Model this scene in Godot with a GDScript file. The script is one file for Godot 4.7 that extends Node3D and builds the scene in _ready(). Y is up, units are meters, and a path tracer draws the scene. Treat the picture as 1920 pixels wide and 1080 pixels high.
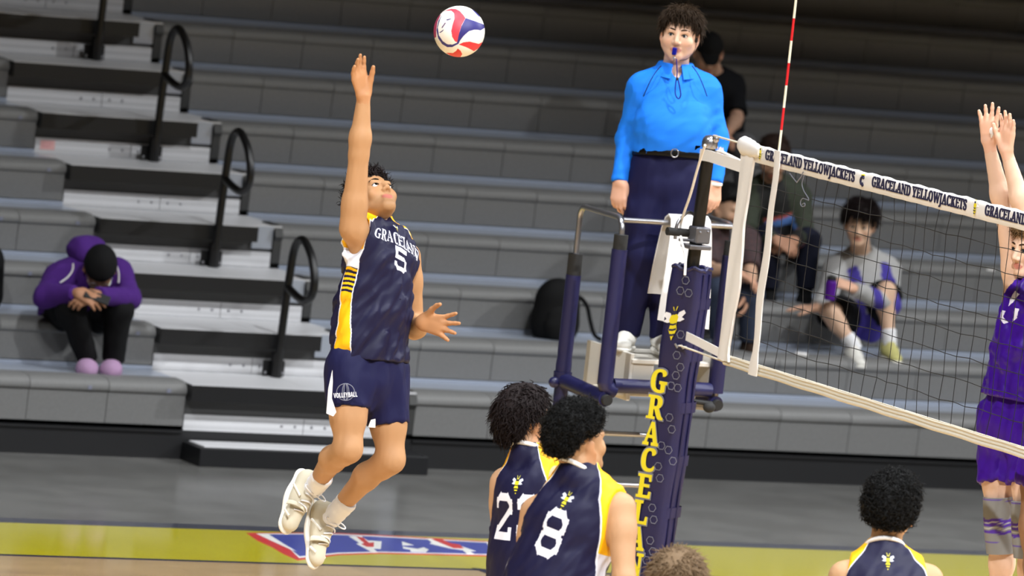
extends Node3D

# ---- the lens, fitted to the photograph -------------------------------------
const FPX := 12294.95
const CR := Vector3(0.886461, 0.106184, 0.450457)
const CU := Vector3(-0.047503, 0.989059, -0.139664)
const CF := Vector3(0.460358, -0.102409, -0.881806)
const CC := Vector3(-14.457307, 4.692779, 25.258691)

func U(x: float, y: float, d: float) -> Vector3:      # a pixel of the 1920 x 1080 frame at a distance -> a point of the hall
	return CC + (CF + CR * ((x - 960.0) / FPX) - CU * ((y - 540.0) / FPX)) * d

# ---- names, labels -----------------------------------------------------------
var used := {}
func numbered(called: String) -> String:
	var n: int = used.get(called, 0)
	used[called] = n + 1
	return called if n == 0 else "%s_%03d" % [called, n]

func tag(o: Node, label: String, category: String, group := "") -> Node:
	o.set_meta("label", label)
	o.set_meta("category", category)
	if group != "":
		o.set_meta("group", group)
	return o

func thing(called: String, label: String, category: String, at := Vector3.ZERO, group := "") -> Node3D:
	var o := Node3D.new()
	o.name = numbered(called)
	add_child(o)
	o.position = at
	tag(o, label, category, group)
	return o

# ---- materials ---------------------------------------------------------------
var M := {}
func mat(called: String, c: Color, rough := 0.6, metal := 0.0) -> StandardMaterial3D:
	var m := StandardMaterial3D.new()
	m.resource_name = called
	m.albedo_color = c
	m.roughness = rough
	m.metallic = metal
	M[called] = m
	return m

func noise_tex(freq: float, ramp: Array, size := 256, seed_ := 1, fractal := 4) -> NoiseTexture2D:
	var n := FastNoiseLite.new()
	n.seed = seed_
	n.frequency = freq
	n.fractal_octaves = fractal
	var t := NoiseTexture2D.new()
	t.width = size
	t.height = size
	t.seamless = true
	t.noise = n
	var g := Gradient.new()
	g.offsets = PackedFloat32Array([0.25, 0.75])
	g.colors = PackedColorArray([ramp[0], ramp[1]])
	t.color_ramp = g
	return t

# ---- mesh building -----------------------------------------------------------
class G:
	var v := PackedVector3Array()
	var c := PackedColorArray()
	var uv := PackedVector2Array()
	var ix := PackedInt32Array()
	var col := Color.WHITE

	func p(a: Vector3, t := Vector2.ZERO) -> int:
		v.append(a)
		c.append(col)
		uv.append(t)
		return v.size() - 1

	func tri(a: int, b: int, d: int) -> void:      # a, b, d run counter-clockwise seen from outside
		ix.append(a)
		ix.append(d)
		ix.append(b)

	func quad(a: Vector3, b: Vector3, d: Vector3, e: Vector3) -> void:
		var i := p(a, Vector2(0, 1))
		p(b, Vector2(1, 1))
		p(d, Vector2(1, 0))
		p(e, Vector2(0, 0))
		tri(i, i + 1, i + 2)
		tri(i, i + 2, i + 3)

	func hexa(q: Array) -> void:                    # 8 corners: bottom 0..3 counter-clockwise from above, top 4..7
		quad(q[3], q[2], q[1], q[0])
		quad(q[4], q[5], q[6], q[7])
		for i in 4:
			var j := (i + 1) % 4
			quad(q[i], q[j], q[j + 4], q[i + 4])

	func box(lo: Vector3, hi: Vector3) -> void:
		hexa([Vector3(lo.x, lo.y, hi.z), Vector3(hi.x, lo.y, hi.z), Vector3(hi.x, lo.y, lo.z), Vector3(lo.x, lo.y, lo.z),
			Vector3(lo.x, hi.y, hi.z), Vector3(hi.x, hi.y, hi.z), Vector3(hi.x, hi.y, lo.z), Vector3(lo.x, hi.y, lo.z)])

	func bevel_box(b: Transform3D, s: Vector3, r: float) -> void:   # a box of size s with chamfered edges
		var h := s * 0.5
		var ax := [Vector3.RIGHT, Vector3.UP, Vector3.BACK]
		for a in 3:
			for sg in [-1.0, 1.0]:
				var n: Vector3 = ax[a] * sg
				var t1: Vector3 = ax[(a + 1) % 3]
				var t2: Vector3 = ax[(a + 2) % 3]
				var h1: float = h[(a + 1) % 3] - r
				var h2: float = h[(a + 2) % 3] - r
				var o: Vector3 = n * h[a]
				var q := [o - t1 * h1 - t2 * h2, o + t1 * h1 - t2 * h2, o + t1 * h1 + t2 * h2, o - t1 * h1 + t2 * h2]
				if sg < 0:
					q.reverse()
				quad(b * q[0], b * q[1], b * q[2], b * q[3])
		for a in 3:
			var b1 := (a + 1) % 3
			var b2 := (a + 2) % 3
			for s1 in [-1.0, 1.0]:
				for s2 in [-1.0, 1.0]:
					var e: Vector3 = ax[a] * (h[a] - r)
					var pa: Vector3 = ax[b1] * s1 * h[b1] + ax[b2] * s2 * (h[b2] - r)
					var pb: Vector3 = ax[b1] * s1 * (h[b1] - r) + ax[b2] * s2 * h[b2]
					var q := [pa - e, pa + e, pb + e, pb - e]
					if s1 * s2 < 0:
						q.reverse()
					q.reverse()
					quad(b * q[0], b * q[1], b * q[2], b * q[3])
		for sx in [-1.0, 1.0]:
			for sy in [-1.0, 1.0]:
				for sz in [-1.0, 1.0]:
					var a1 := b * Vector3(sx * h.x, sy * (h.y - r), sz * (h.z - r))
					var a2 := b * Vector3(sx * (h.x - r), sy * h.y, sz * (h.z - r))
					var a3 := b * Vector3(sx * (h.x - r), sy * (h.y - r), sz * h.z)
					var i := p(a1)
					p(a2)
					p(a3)
					if sx * sy * sz > 0:
						tri(i, i + 1, i + 2)
					else:
						tri(i, i + 2, i + 1)

	func grid(pts: Array, nu: int, nv: int, wrap_u := true, uvs := []) -> void:   # nv rows of nu points
		var s := v.size()
		for k in pts.size():
			p(pts[k], uvs[k] if uvs.size() else Vector2.ZERO)
		for j in nv - 1:
			for i in (nu if wrap_u else nu - 1):
				var i2 := (i + 1) % nu
				var a := s + j * nu + i
				var b := s + j * nu + i2
				var d := s + (j + 1) * nu + i2
				var e := s + (j + 1) * nu + i
				tri(a, b, d)
				tri(a, d, e)

	func tube(path: Array, rad, sides := 10, caps := true, flat := 1.0) -> void:     # rad: number or array; flat squeezes one axis
		var n := path.size()
		var pts := []
		var up := Vector3.UP
		var t0: Vector3 = (path[1] - path[0]).normalized()
		if absf(t0.dot(up)) > 0.9:
			up = Vector3.RIGHT
		var s := (up - t0 * up.dot(t0)).normalized()
		var ends := []
		for k in n:
			var t: Vector3
			if k == 0:
				t = t0
			elif k == n - 1:
				t = (path[k] - path[k - 1]).normalized()
			else:
				t = ((path[k] - path[k - 1]).normalized() + (path[k + 1] - path[k]).normalized()).normalized()
			s = (s - t * s.dot(t)).normalized()
			var w := t.cross(s)
			var r: float = rad[k] if rad is Array else rad
			for i in sides:
				var a := TAU * i / sides
				pts.append(path[k] + s * cos(a) * r + w * sin(a) * r * flat)
			ends.append(t)
		grid(pts, sides, n)
		if caps:
			for e in 2:
				var base := p(path[0] if e == 0 else path[n - 1])
				var off := 0 if e == 0 else (n - 1) * sides
				for i in sides:
					p(pts[off + i])
				for i in sides:
					if e == 0:
						tri(base, base + 1 + (i + 1) % sides, base + 1 + i)
					else:
						tri(base, base + 1 + i, base + 1 + (i + 1) % sides)

	func lathe(o: Vector3, axis: Vector3, prof: Array, sides := 20) -> void:     # prof: Vector2(radius, along axis)
		var t := axis.normalized()
		var s := (Vector3.UP if absf(t.y) < 0.9 else Vector3.RIGHT).cross(t).normalized()
		var w := t.cross(s)
		var pts := []
		for q in prof:
			for i in sides:
				var a := TAU * i / sides
				pts.append(o + t * q.y + (s * cos(a) + w * sin(a)) * maxf(q.x, 0.0001))
		grid(pts, sides, prof.size())

	func ball(o: Vector3, b: Basis, r: Vector3, nu := 18, nv := 12) -> void:
		var pts := []
		for j in nv + 1:
			var th := PI * (1.0 - float(j) / nv)
			for i in nu:
				var ph := -TAU * i / nu
				pts.append(o + b * Vector3(sin(th) * cos(ph) * r.x, cos(th) * r.y, sin(th) * sin(ph) * r.z))
		grid(pts, nu, nv + 1)

	func extrude(poly: PackedVector2Array, b: Transform3D, depth: float) -> void:   # polygon in the xy plane of b, thickness towards +z
		var q := poly.duplicate()
		if Geometry2D.is_polygon_clockwise(q):
			q.reverse()
		var tr := Geometry2D.triangulate_polygon(q)
		var n := q.size()
		for side in 2:
			var z := depth if side == 0 else 0.0
			var s := v.size()
			for w in q:
				p(b * Vector3(w.x, w.y, z), w)
			for k in range(0, tr.size(), 3):
				var ia := tr[k]
				var ib := tr[k + 1]
				var ic := tr[k + 2]
				if (q[ib] - q[ia]).cross(q[ic] - q[ia]) < 0:
					var tmp := ib
					ib = ic
					ic = tmp
				if side == 0:
					tri(s + ia, s + ib, s + ic)
				else:
					tri(s + ia, s + ic, s + ib)
		for i in n:
			var a := q[i]
			var e := q[(i + 1) % n]
			quad(b * Vector3(a.x, a.y, 0), b * Vector3(e.x, e.y, 0), b * Vector3(e.x, e.y, depth), b * Vector3(a.x, a.y, depth))

	func arrays() -> Array:
		var n := PackedVector3Array()
		n.resize(v.size())
		for k in range(0, ix.size(), 3):
			var a := v[ix[k]]
			var f := (v[ix[k + 2]] - a).cross(v[ix[k + 1]] - a)
			n[ix[k]] += f
			n[ix[k + 1]] += f
			n[ix[k + 2]] += f
		for k in n.size():
			n[k] = n[k].normalized() if n[k].length_squared() > 1e-24 else Vector3.UP
		var arr := []
		arr.resize(Mesh.ARRAY_MAX)
		arr[Mesh.ARRAY_VERTEX] = v
		arr[Mesh.ARRAY_NORMAL] = n
		arr[Mesh.ARRAY_COLOR] = c
		arr[Mesh.ARRAY_TEX_UV] = uv
		arr[Mesh.ARRAY_INDEX] = ix
		return arr

	func mesh(m: Material) -> ArrayMesh:
		var am := ArrayMesh.new()
		am.add_surface_from_arrays(Mesh.PRIMITIVE_TRIANGLES, arrays())
		am.surface_set_material(0, m)
		return am

func put(called: String, g: G, m: Material, parent: Node = self) -> MeshInstance3D:
	return put_mesh(called, g.mesh(m), parent)

func put_mesh(called: String, mesh: Mesh, parent: Node = self) -> MeshInstance3D:
	var o := MeshInstance3D.new()
	o.mesh = mesh
	o.name = numbered(called) if parent == self else called
	parent.add_child(o, true)
	o.cast_shadow = GeometryInstance3D.SHADOW_CASTING_SETTING_ON
	return o

func struct(called: String, g: G, m: Material) -> MeshInstance3D:
	var o := put(called, g, m)
	o.set_meta("kind", "structure")
	return o

func text_mesh(s: String, height: float, depth: float, serif := true, weight := 800, bold := 0.0) -> TextMesh:
	var sf := SystemFont.new()
	sf.font_names = PackedStringArray(["Droid Serif" if serif else "Droid Sans"])
	sf.font_weight = weight
	var f := FontVariation.new()
	f.base_font = sf
	f.variation_embolden = bold
	var t := TextMesh.new()
	t.font = f
	t.text = s
	t.font_size = 64
	t.pixel_size = height / 46.0          # capitals come out at the height asked for
	t.depth = depth
	t.curve_step = 4.0
	return t

# ---- the scene ---------------------------------------------------------------
func _ready() -> void:
	setup()
	materials()
	hall()
	bleachers()
	court_things()
	people()
	small_things()

func setup() -> void:
	var cam := Camera3D.new()
	cam.name = "camera"
	add_child(cam)
	cam.transform = Transform3D(Basis(CR, CU, -CF).orthonormalized(), CC)
	cam.near = 0.1
	cam.far = 120.0
	var at := CameraAttributesPhysical.new()
	at.frustum_focal_length = 24.0 * FPX / 1080.0      # 273 mm on a 24 mm high frame
	at.frustum_focus_distance = 27.6
	at.exposure_aperture = 4.6
	at.frustum_near = 0.1
	at.frustum_far = 120.0
	cam.attributes = at
	cam.current = true
	var we := WorldEnvironment.new()
	we.name = "environment"
	var e := Environment.new()
	e.background_mode = Environment.BG_COLOR
	e.background_color = Color(0.02, 0.02, 0.025)
	e.tonemap_mode = Environment.TONE_MAPPER_LINEAR
	e.tonemap_exposure = 1.0
	e.sdfgi_enabled = true
	e.ssao_enabled = true
	e.ssil_enabled = true
	we.environment = e
	add_child(we)
	# high-bay lamps hung over the court: position, energy
	for i in LAMPS.size():
		var q: Array = LAMPS[i]
		lamp(q[0], q[1], q[2], q[3], "%s high-bay lamp from the left wall in the ceiling row %s" % [["first", "second", "third", "fourth", "fifth"][i % 5], "nearer the bleachers" if i < 5 else "nearer the camera"])

const LAMPS := [
	[Vector3(-15, 11.5, 1.0), 118.0, Vector3(0, -1, 0), 52.8], [Vector3(-7, 11.5, 1.0), 118.0, Vector3(0, -1, 0), 52.8],
	[Vector3(1, 11.5, 1.0), 118.0, Vector3(0, -1, 0), 52.8], [Vector3(9, 11.5, 1.0), 118.0, Vector3(0, -1, 0), 52.8], [Vector3(17, 11.5, 1.0), 330.0, Vector3(-21, -11.5, -3.5), 30.0],
	[Vector3(-15, 11.5, 12), 300.0, Vector3(0, -1, -0.12), 58.0], [Vector3(-7, 11.5, 12), 300.0, Vector3(0, -1, -0.12), 58.0], [Vector3(1, 11.5, 12), 300.0, Vector3(0, -1, -0.12), 58.0],
	[Vector3(9, 11.5, 12), 300.0, Vector3(0, -1, -0.12), 58.0], [Vector3(17, 11.5, 12), 300.0, Vector3(0, -1, -0.12), 58.0],
]

func lamp(at: Vector3, energy: float, aim: Vector3, cone_deg: float, label: String) -> void:
	var t := thing("ceiling_lamp", label, "lamp", at, "high-bay lamps over the court")
	var g := G.new()
	g.lathe(Vector3(0, 0.02, 0), Vector3.UP, [Vector2(0.26, 0.0), Vector2(0.25, 0.05), Vector2(0.16, 0.12), Vector2(0.05, 0.2), Vector2(0.012, 0.22), Vector2(0.012, 0.78)])
	put("housing", g, mat("lamp_housing", Color(0.15, 0.15, 0.16), 0.5, 0.4), t)
	g = G.new()
	g.lathe(Vector3(0, 0.0, 0), Vector3.UP, [Vector2(0.0, 0.0), Vector2(0.24, 0.0), Vector2(0.24, 0.02), Vector2(0.0, 0.02)])
	var m := mat("lamp_lens", Color(1, 1, 1), 0.4)
	m.emission_enabled = true
	m.emission = Color(1.0, 0.97, 0.92)
	m.emission_energy_multiplier = 14.0
	put("lens", g, m, t)
	var l := SpotLight3D.new()
	l.name = "beam"
	t.add_child(l)
	l.position = Vector3(0, -0.04, 0)
	l.look_at_from_position(at + Vector3(0, -0.04, 0), at + aim.normalized(), Vector3.BACK)
	l.light_color = Color(0.975, 0.987, 1.0)
	l.light_energy = energy
	l.light_size = 0.24
	l.spot_range = 60.0
	l.spot_angle = cone_deg
	l.spot_angle_attenuation = 0.4 if cone_deg > 40.0 else 0.9
	l.spot_attenuation = 2.0
	l.shadow_enabled = true

# ---- the hall ------------------------------------------------------------------
func FL(x: float, y: float, h := 0.0) -> Vector3:       # the point at height h seen at a pixel
	var d := CF + CR * ((x - 960.0) / FPX) - CU * ((y - 540.0) / FPX)
	return CC + d * ((h - CC.y) / d.y)

func materials() -> void:
	var m: StandardMaterial3D
	m = mat("maple", Color(1, 1, 1), 0.13)
	m.albedo_texture = wood_image()
	m.clearcoat_enabled = true
	m.clearcoat = 1.0
	m.clearcoat_roughness = 0.1
	m = mat("yellow_paint", Color(0.83, 0.78, 0.05), 0.13)
	m.clearcoat_enabled = true
	m.clearcoat = 1.0
	m.clearcoat_roughness = 0.1
	m = mat("navy_paint", Color(0.09, 0.09, 0.2), 0.2)
	m = mat("logo_blue", Color(0.2, 0.24, 0.56), 0.18)
	m = mat("logo_red", Color(0.72, 0.16, 0.17), 0.18)
	m = mat("logo_white", Color(0.86, 0.86, 0.84), 0.18)
	m = mat("edge_strip", Color(0.42, 0.43, 0.5), 0.12, 0.75)
	m = mat("grey_floor", Color(1, 1, 1), 0.22)
	m.albedo_texture = noise_tex(0.02, [Color(0.365, 0.362, 0.352), Color(0.405, 0.402, 0.392)], 256, 4)
	m.uv1_triplanar = true
	m.uv1_world_triplanar = true
	m.uv1_scale = Vector3(0.4, 0.4, 0.4)
	m.metallic_specular = 0.5
	m = mat("wall_paint", Color(0.36, 0.36, 0.38), 0.85)
	m = mat("ceiling_paint", Color(0.25, 0.25, 0.26), 0.9)
	m = mat("seat_plastic", Color(1, 1, 1), 0.55)
	m.albedo_texture = noise_tex(0.05, [Color(0.425, 0.424, 0.42), Color(0.441, 0.44, 0.436)], 256, 9, 5)
	m.uv1_triplanar = true
	m.uv1_world_triplanar = true
	m.uv1_scale = Vector3(3, 3, 3)
	m.metallic_specular = 0.4
	m = mat("seat_end", Color(0.2, 0.2, 0.195), 0.6)
	m = mat("aluminium", Color(1, 1, 1), 0.42, 0.1)
	m.albedo_texture = brushed_image()
	m.uv1_triplanar = true
	m.uv1_world_triplanar = true
	m.uv1_scale = Vector3(0.8, 3.0, 3.0)
	m = mat("deck_metal", Color(0.66, 0.69, 0.745), 0.3, 0.35)
	m = mat("black_panel", Color(0.075, 0.075, 0.082), 0.5)
	m = mat("black_step", Color(0.06, 0.062, 0.072), 0.45)
	m = mat("recess", Color(0.3, 0.3, 0.3), 0.7)
	m = mat("black_rail", Color(0.035, 0.035, 0.04), 0.4)
	m = mat("steel", Color(0.66, 0.66, 0.68), 0.28, 0.9)
	m = mat("grey_steel", Color(0.45, 0.45, 0.47), 0.35, 0.6)
	m = mat("white_cloth", Color(0.86, 0.85, 0.84), 0.85)
	m = mat("cream_cord", Color(0.8, 0.77, 0.7), 0.8)
	m = mat("navy_vinyl", Color(0.1, 0.1, 0.265), 0.42)
	m = mat("foam_black", Color(0.1, 0.1, 0.1), 0.8)
	m = mat("post_black", Color(0.09, 0.085, 0.08), 0.35, 0.2)
	m = mat("print_navy", Color(0.1, 0.1, 0.24), 0.7)
	m = mat("print_yellow", Color(0.86, 0.8, 0.12), 0.55)
	m = mat("print_grey", Color(0.45, 0.46, 0.52), 0.6)
	m = mat("print_white", Color(0.88, 0.88, 0.9), 0.6)
	m = mat("net_string", Color(0.03, 0.03, 0.035), 0.8)
	m = mat("antenna_red", Color(0.8, 0.08, 0.12), 0.45)
	m = mat("antenna_white", Color(0.88, 0.87, 0.78), 0.45)
	m = mat("white_paint", Color(0.82, 0.8, 0.76), 0.5)

func wood_image() -> ImageTexture:
	var rng := RandomNumberGenerator.new()
	rng.seed = 7
	var n := FastNoiseLite.new()
	n.frequency = 0.03
	var im := Image.create(512, 256, false, Image.FORMAT_RGB8)
	for b in 16:
		var cut := rng.randi_range(60, 450)
		var t1 := rng.randf_range(-0.05, 0.05)
		var t2 := rng.randf_range(-0.05, 0.05)
		for y in 16:
			for x in 512:
				var t := t1 if x < cut else t2
				var g := n.get_noise_2d(x * 0.35 + b * 91.0, (b * 16 + y) * 3.0) * 0.07
				var k := 0.78 if y == 0 or absi(x - cut) < 1 else 1.0
				var l := (1.0 + t + g) * k
				im.set_pixel(x, b * 16 + y, Color(0.8 * l, 0.67 * l, 0.48 * l))
	return ImageTexture.create_from_image(im)

func brushed_image() -> ImageTexture:
	var rng := RandomNumberGenerator.new()
	rng.seed = 17
	var im := Image.create(256, 256, false, Image.FORMAT_RGB8)
	for y in 256:
		var a := rng.randf_range(-0.03, 0.03) + 0.035 * sin(y * TAU / 32.0)
		for x in 256:
			var l := 0.8 + a + rng.randf_range(-0.015, 0.015)
			im.set_pixel(x, y, Color(l, l, l * 1.01))
	return ImageTexture.create_from_image(im)

func slab(x0: float, x1: float, z0: float, z1: float, su := 0.4, sv := 1.0) -> G:     # a floor piece, top at 0
	var g := G.new()
	var i := g.p(Vector3(x0, 0, z1), Vector2(x0 * su, z1 * sv))
	g.p(Vector3(x1, 0, z1), Vector2(x1 * su, z1 * sv))
	g.p(Vector3(x1, 0, z0), Vector2(x1 * su, z0 * sv))
	g.p(Vector3(x0, 0, z0), Vector2(x0 * su, z0 * sv))
	g.tri(i, i + 1, i + 2)
	g.tri(i, i + 2, i + 3)
	g.quad(Vector3(x0, -0.1, z0), Vector3(x1, -0.1, z0), Vector3(x1, -0.1, z1), Vector3(x0, -0.1, z1))
	g.quad(Vector3(x0, -0.1, z1), Vector3(x1, -0.1, z1), Vector3(x1, 0, z1), Vector3(x0, 0, z1))
	return g

func flat_print(px: Array, lift: float) -> G:         # paint on the floor, outlined by pixels
	var poly := PackedVector2Array()
	for q in px:
		var w := FL(420.0 + q[0] / 3.556, 960.0 + q[1] / 3.556)
		poly.append(Vector2(w.x, -w.z))
	var g := G.new()
	g.extrude(poly, Transform3D(Basis(Vector3.RIGHT, Vector3.FORWARD, Vector3.UP), Vector3.ZERO), lift)
	return g

func hall() -> void:
	var fl := struct("floor", slab(-24, 28, -3.05, 36), M.maple)
	put("navy_line", slab(-24, 28, -3.1, -3.05), M.navy_paint, fl)
	put("yellow_border", slab(-24, 28, -4.045, -3.1), M.yellow_paint, fl)
	put("edge_strip", slab(-24, 28, -4.2, -4.045), M.edge_strip, fl)
	put("grey_apron", slab(-24, 28, -13.2, -4.2), M.grey_floor, fl)
	# the lettered emblem painted on the yellow border
	var em := put("floor_emblem", flat_print([[150, 140], [700, 138], [1000, 152], [2100, 215], [2100, 300], [1840, 298], [1045, 278], [760, 288], [490, 322], [400, 282], [320, 235], [220, 190]], 0.001), M.logo_red, fl)
	put("white_band", flat_print([[215, 146], [700, 146], [1000, 160], [2100, 222], [2100, 292], [1840, 290], [1045, 271], [760, 280], [500, 308], [440, 250], [330, 200]], 0.0018), M.logo_white, em)
	put("blue_field", flat_print([[300, 152], [700, 153], [1000, 167], [2100, 228], [2100, 286], [1840, 285], [1045, 266], [760, 273], [505, 298], [450, 255], [490, 268], [400, 215]], 0.0026), M.logo_blue, em)
	for q in [[[830, 165], [915, 165], [960, 195], [985, 195], [1050, 200], [1045, 250], [995, 248], [1025, 272], [985, 272], [880, 215], [905, 212]],
		[[1185, 200], [1265, 225], [1190, 226]], [[1190, 235], [1290, 250], [1330, 240], [1365, 255], [1345, 272], [1245, 268], [1240, 255], [1195, 246]],
		[[1350, 180], [1390, 182], [1560, 225], [1680, 265], [1640, 265], [1665, 282], [1620, 282], [1590, 258], [1500, 245], [1370, 215], [1385, 208]],
		[[1745, 200], [1850, 235], [1960, 262], [1990, 285], [1900, 270], [1760, 225]], [[1990, 225], [2060, 230], [2050, 275], [2010, 272]]]:
		put("emblem_letter", flat_print(q, 0.0034), M.logo_white, em)
	for q in [[[880, 168], [930, 176], [965, 210], [1000, 206], [998, 238], [950, 236], [915, 218], [935, 212]], [[1385, 186], [1450, 186], [1510, 212], [1570, 222], [1600, 248], [1530, 246], [1470, 222], [1430, 205]],
		[[1760, 198], [1840, 200], [1900, 235], [1850, 232]]]:
		put("emblem_stroke", flat_print(q, 0.0042), M.logo_red, em)
	# a court line running on to the wood
	var g := G.new()
	var a := FL(903, 1066.5)
	var b := FL(960, 1089)
	var s := Vector3(0.045, 0, 0.02)
	g.hexa([a + s, b + s, b - s, a - s, a + s + Vector3(0, 0.001, 0), b + s + Vector3(0, 0.001, 0), b - s + Vector3(0, 0.001, 0), a - s + Vector3(0, 0.001, 0)])
	put("court_line", g, M.navy_paint, fl)
	# walls and ceiling
	g = G.new(); g.box(Vector3(-24, 0, -13.4), Vector3(28, 12.4, -13.2)); struct("wall_back", g, M.wall_paint)
	g = G.new(); g.box(Vector3(-24, 0, 36), Vector3(28, 12.4, 36.2)); struct("wall_front", g, M.wall_paint)
	g = G.new(); g.box(Vector3(-24.2, 0, -13.4), Vector3(-24, 12.4, 36.2)); struct("wall_left", g, M.wall_paint)
	g = G.new(); g.box(Vector3(28, 0, -13.4), Vector3(28.2, 12.4, 36.2)); struct("wall_right", g, M.wall_paint)
	g = G.new(); g.box(Vector3(-24.2, 12.4, -13.4), Vector3(28.2, 12.6, 36.2)); struct("ceiling", g, M.ceiling_paint)

# ---- bleachers -----------------------------------------------------------------
const ROWS := 12
const PITCH := 0.457
func BZ(k: int) -> float:
	return -6.387 - 0.474 * k
func BY(k: int) -> float:
	return 0.156 if k == 0 else 0.415 + 0.238 * (k - 1)

func seat_mesh(h: float, w: float) -> Mesh:
	var g := G.new()
	var pr := [Vector2(0.0, 0.024), Vector2(0.005, h * 0.73), Vector2(0.012, h * 0.755), Vector2(0.017, h * 0.79), Vector2(0.015, h * 0.86), Vector2(0.006, h * 0.94), Vector2(-0.014, h * 0.985), Vector2(-0.045, h + 0.004), Vector2(-0.15, h + 0.006), Vector2(-0.16, h - 0.01), Vector2(-0.16, 0.024)]
	var pts := []
	for x in [0.002, w - 0.002]:
		for q in pr:
			pts.append(Vector3(x, q.y, q.x))
	var n := pr.size()
	for seg in [[0, 1], [1, 2, 3, 4, 5, 6, 7, 8], [8, 9, 10]]:      # the face, the rounded lip, the back: smooth only over the lip
		var sp := []
		for e in 2:
			for i in seg:
				sp.append(pts[e * n + i])
		g.grid(sp, seg.size(), 2, false)
	for e in 2:
		var poly := PackedVector2Array()
		for q in pr:
			poly.append(Vector2(q.x, q.y))
		var tr := Geometry2D.triangulate_polygon(poly)
		var s := g.v.size()
		for q in pr:
			g.p(Vector3(0.002 if e == 0 else w - 0.002, q.y, q.x))
		for k in range(0, tr.size(), 3):
			if e == 0:
				g.tri(s + tr[k], s + tr[k + 1], s + tr[k + 2])
			else:
				g.tri(s + tr[k], s + tr[k + 2], s + tr[k + 1])
	return g.mesh(M.seat_plastic)

func end_cap_mesh(h: float) -> Mesh:             # the dark bracket that closes a row of seats at the aisle
	var g := G.new()
	var poly := PackedVector2Array([Vector2(-0.03, 0.01), Vector2(0.0, 0.03), Vector2(0.012, h * 0.65), Vector2(0.03, h * 0.76), Vector2(0.012, h * 0.95), Vector2(-0.05, h + 0.008), Vector2(-0.17, h + 0.008), Vector2(-0.18, 0.01)])
	g.extrude(poly, Transform3D(Basis(Vector3.BACK, Vector3.UP, Vector3.LEFT), Vector3.ZERO), 0.048)
	return g.mesh(M.seat_end)

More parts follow.
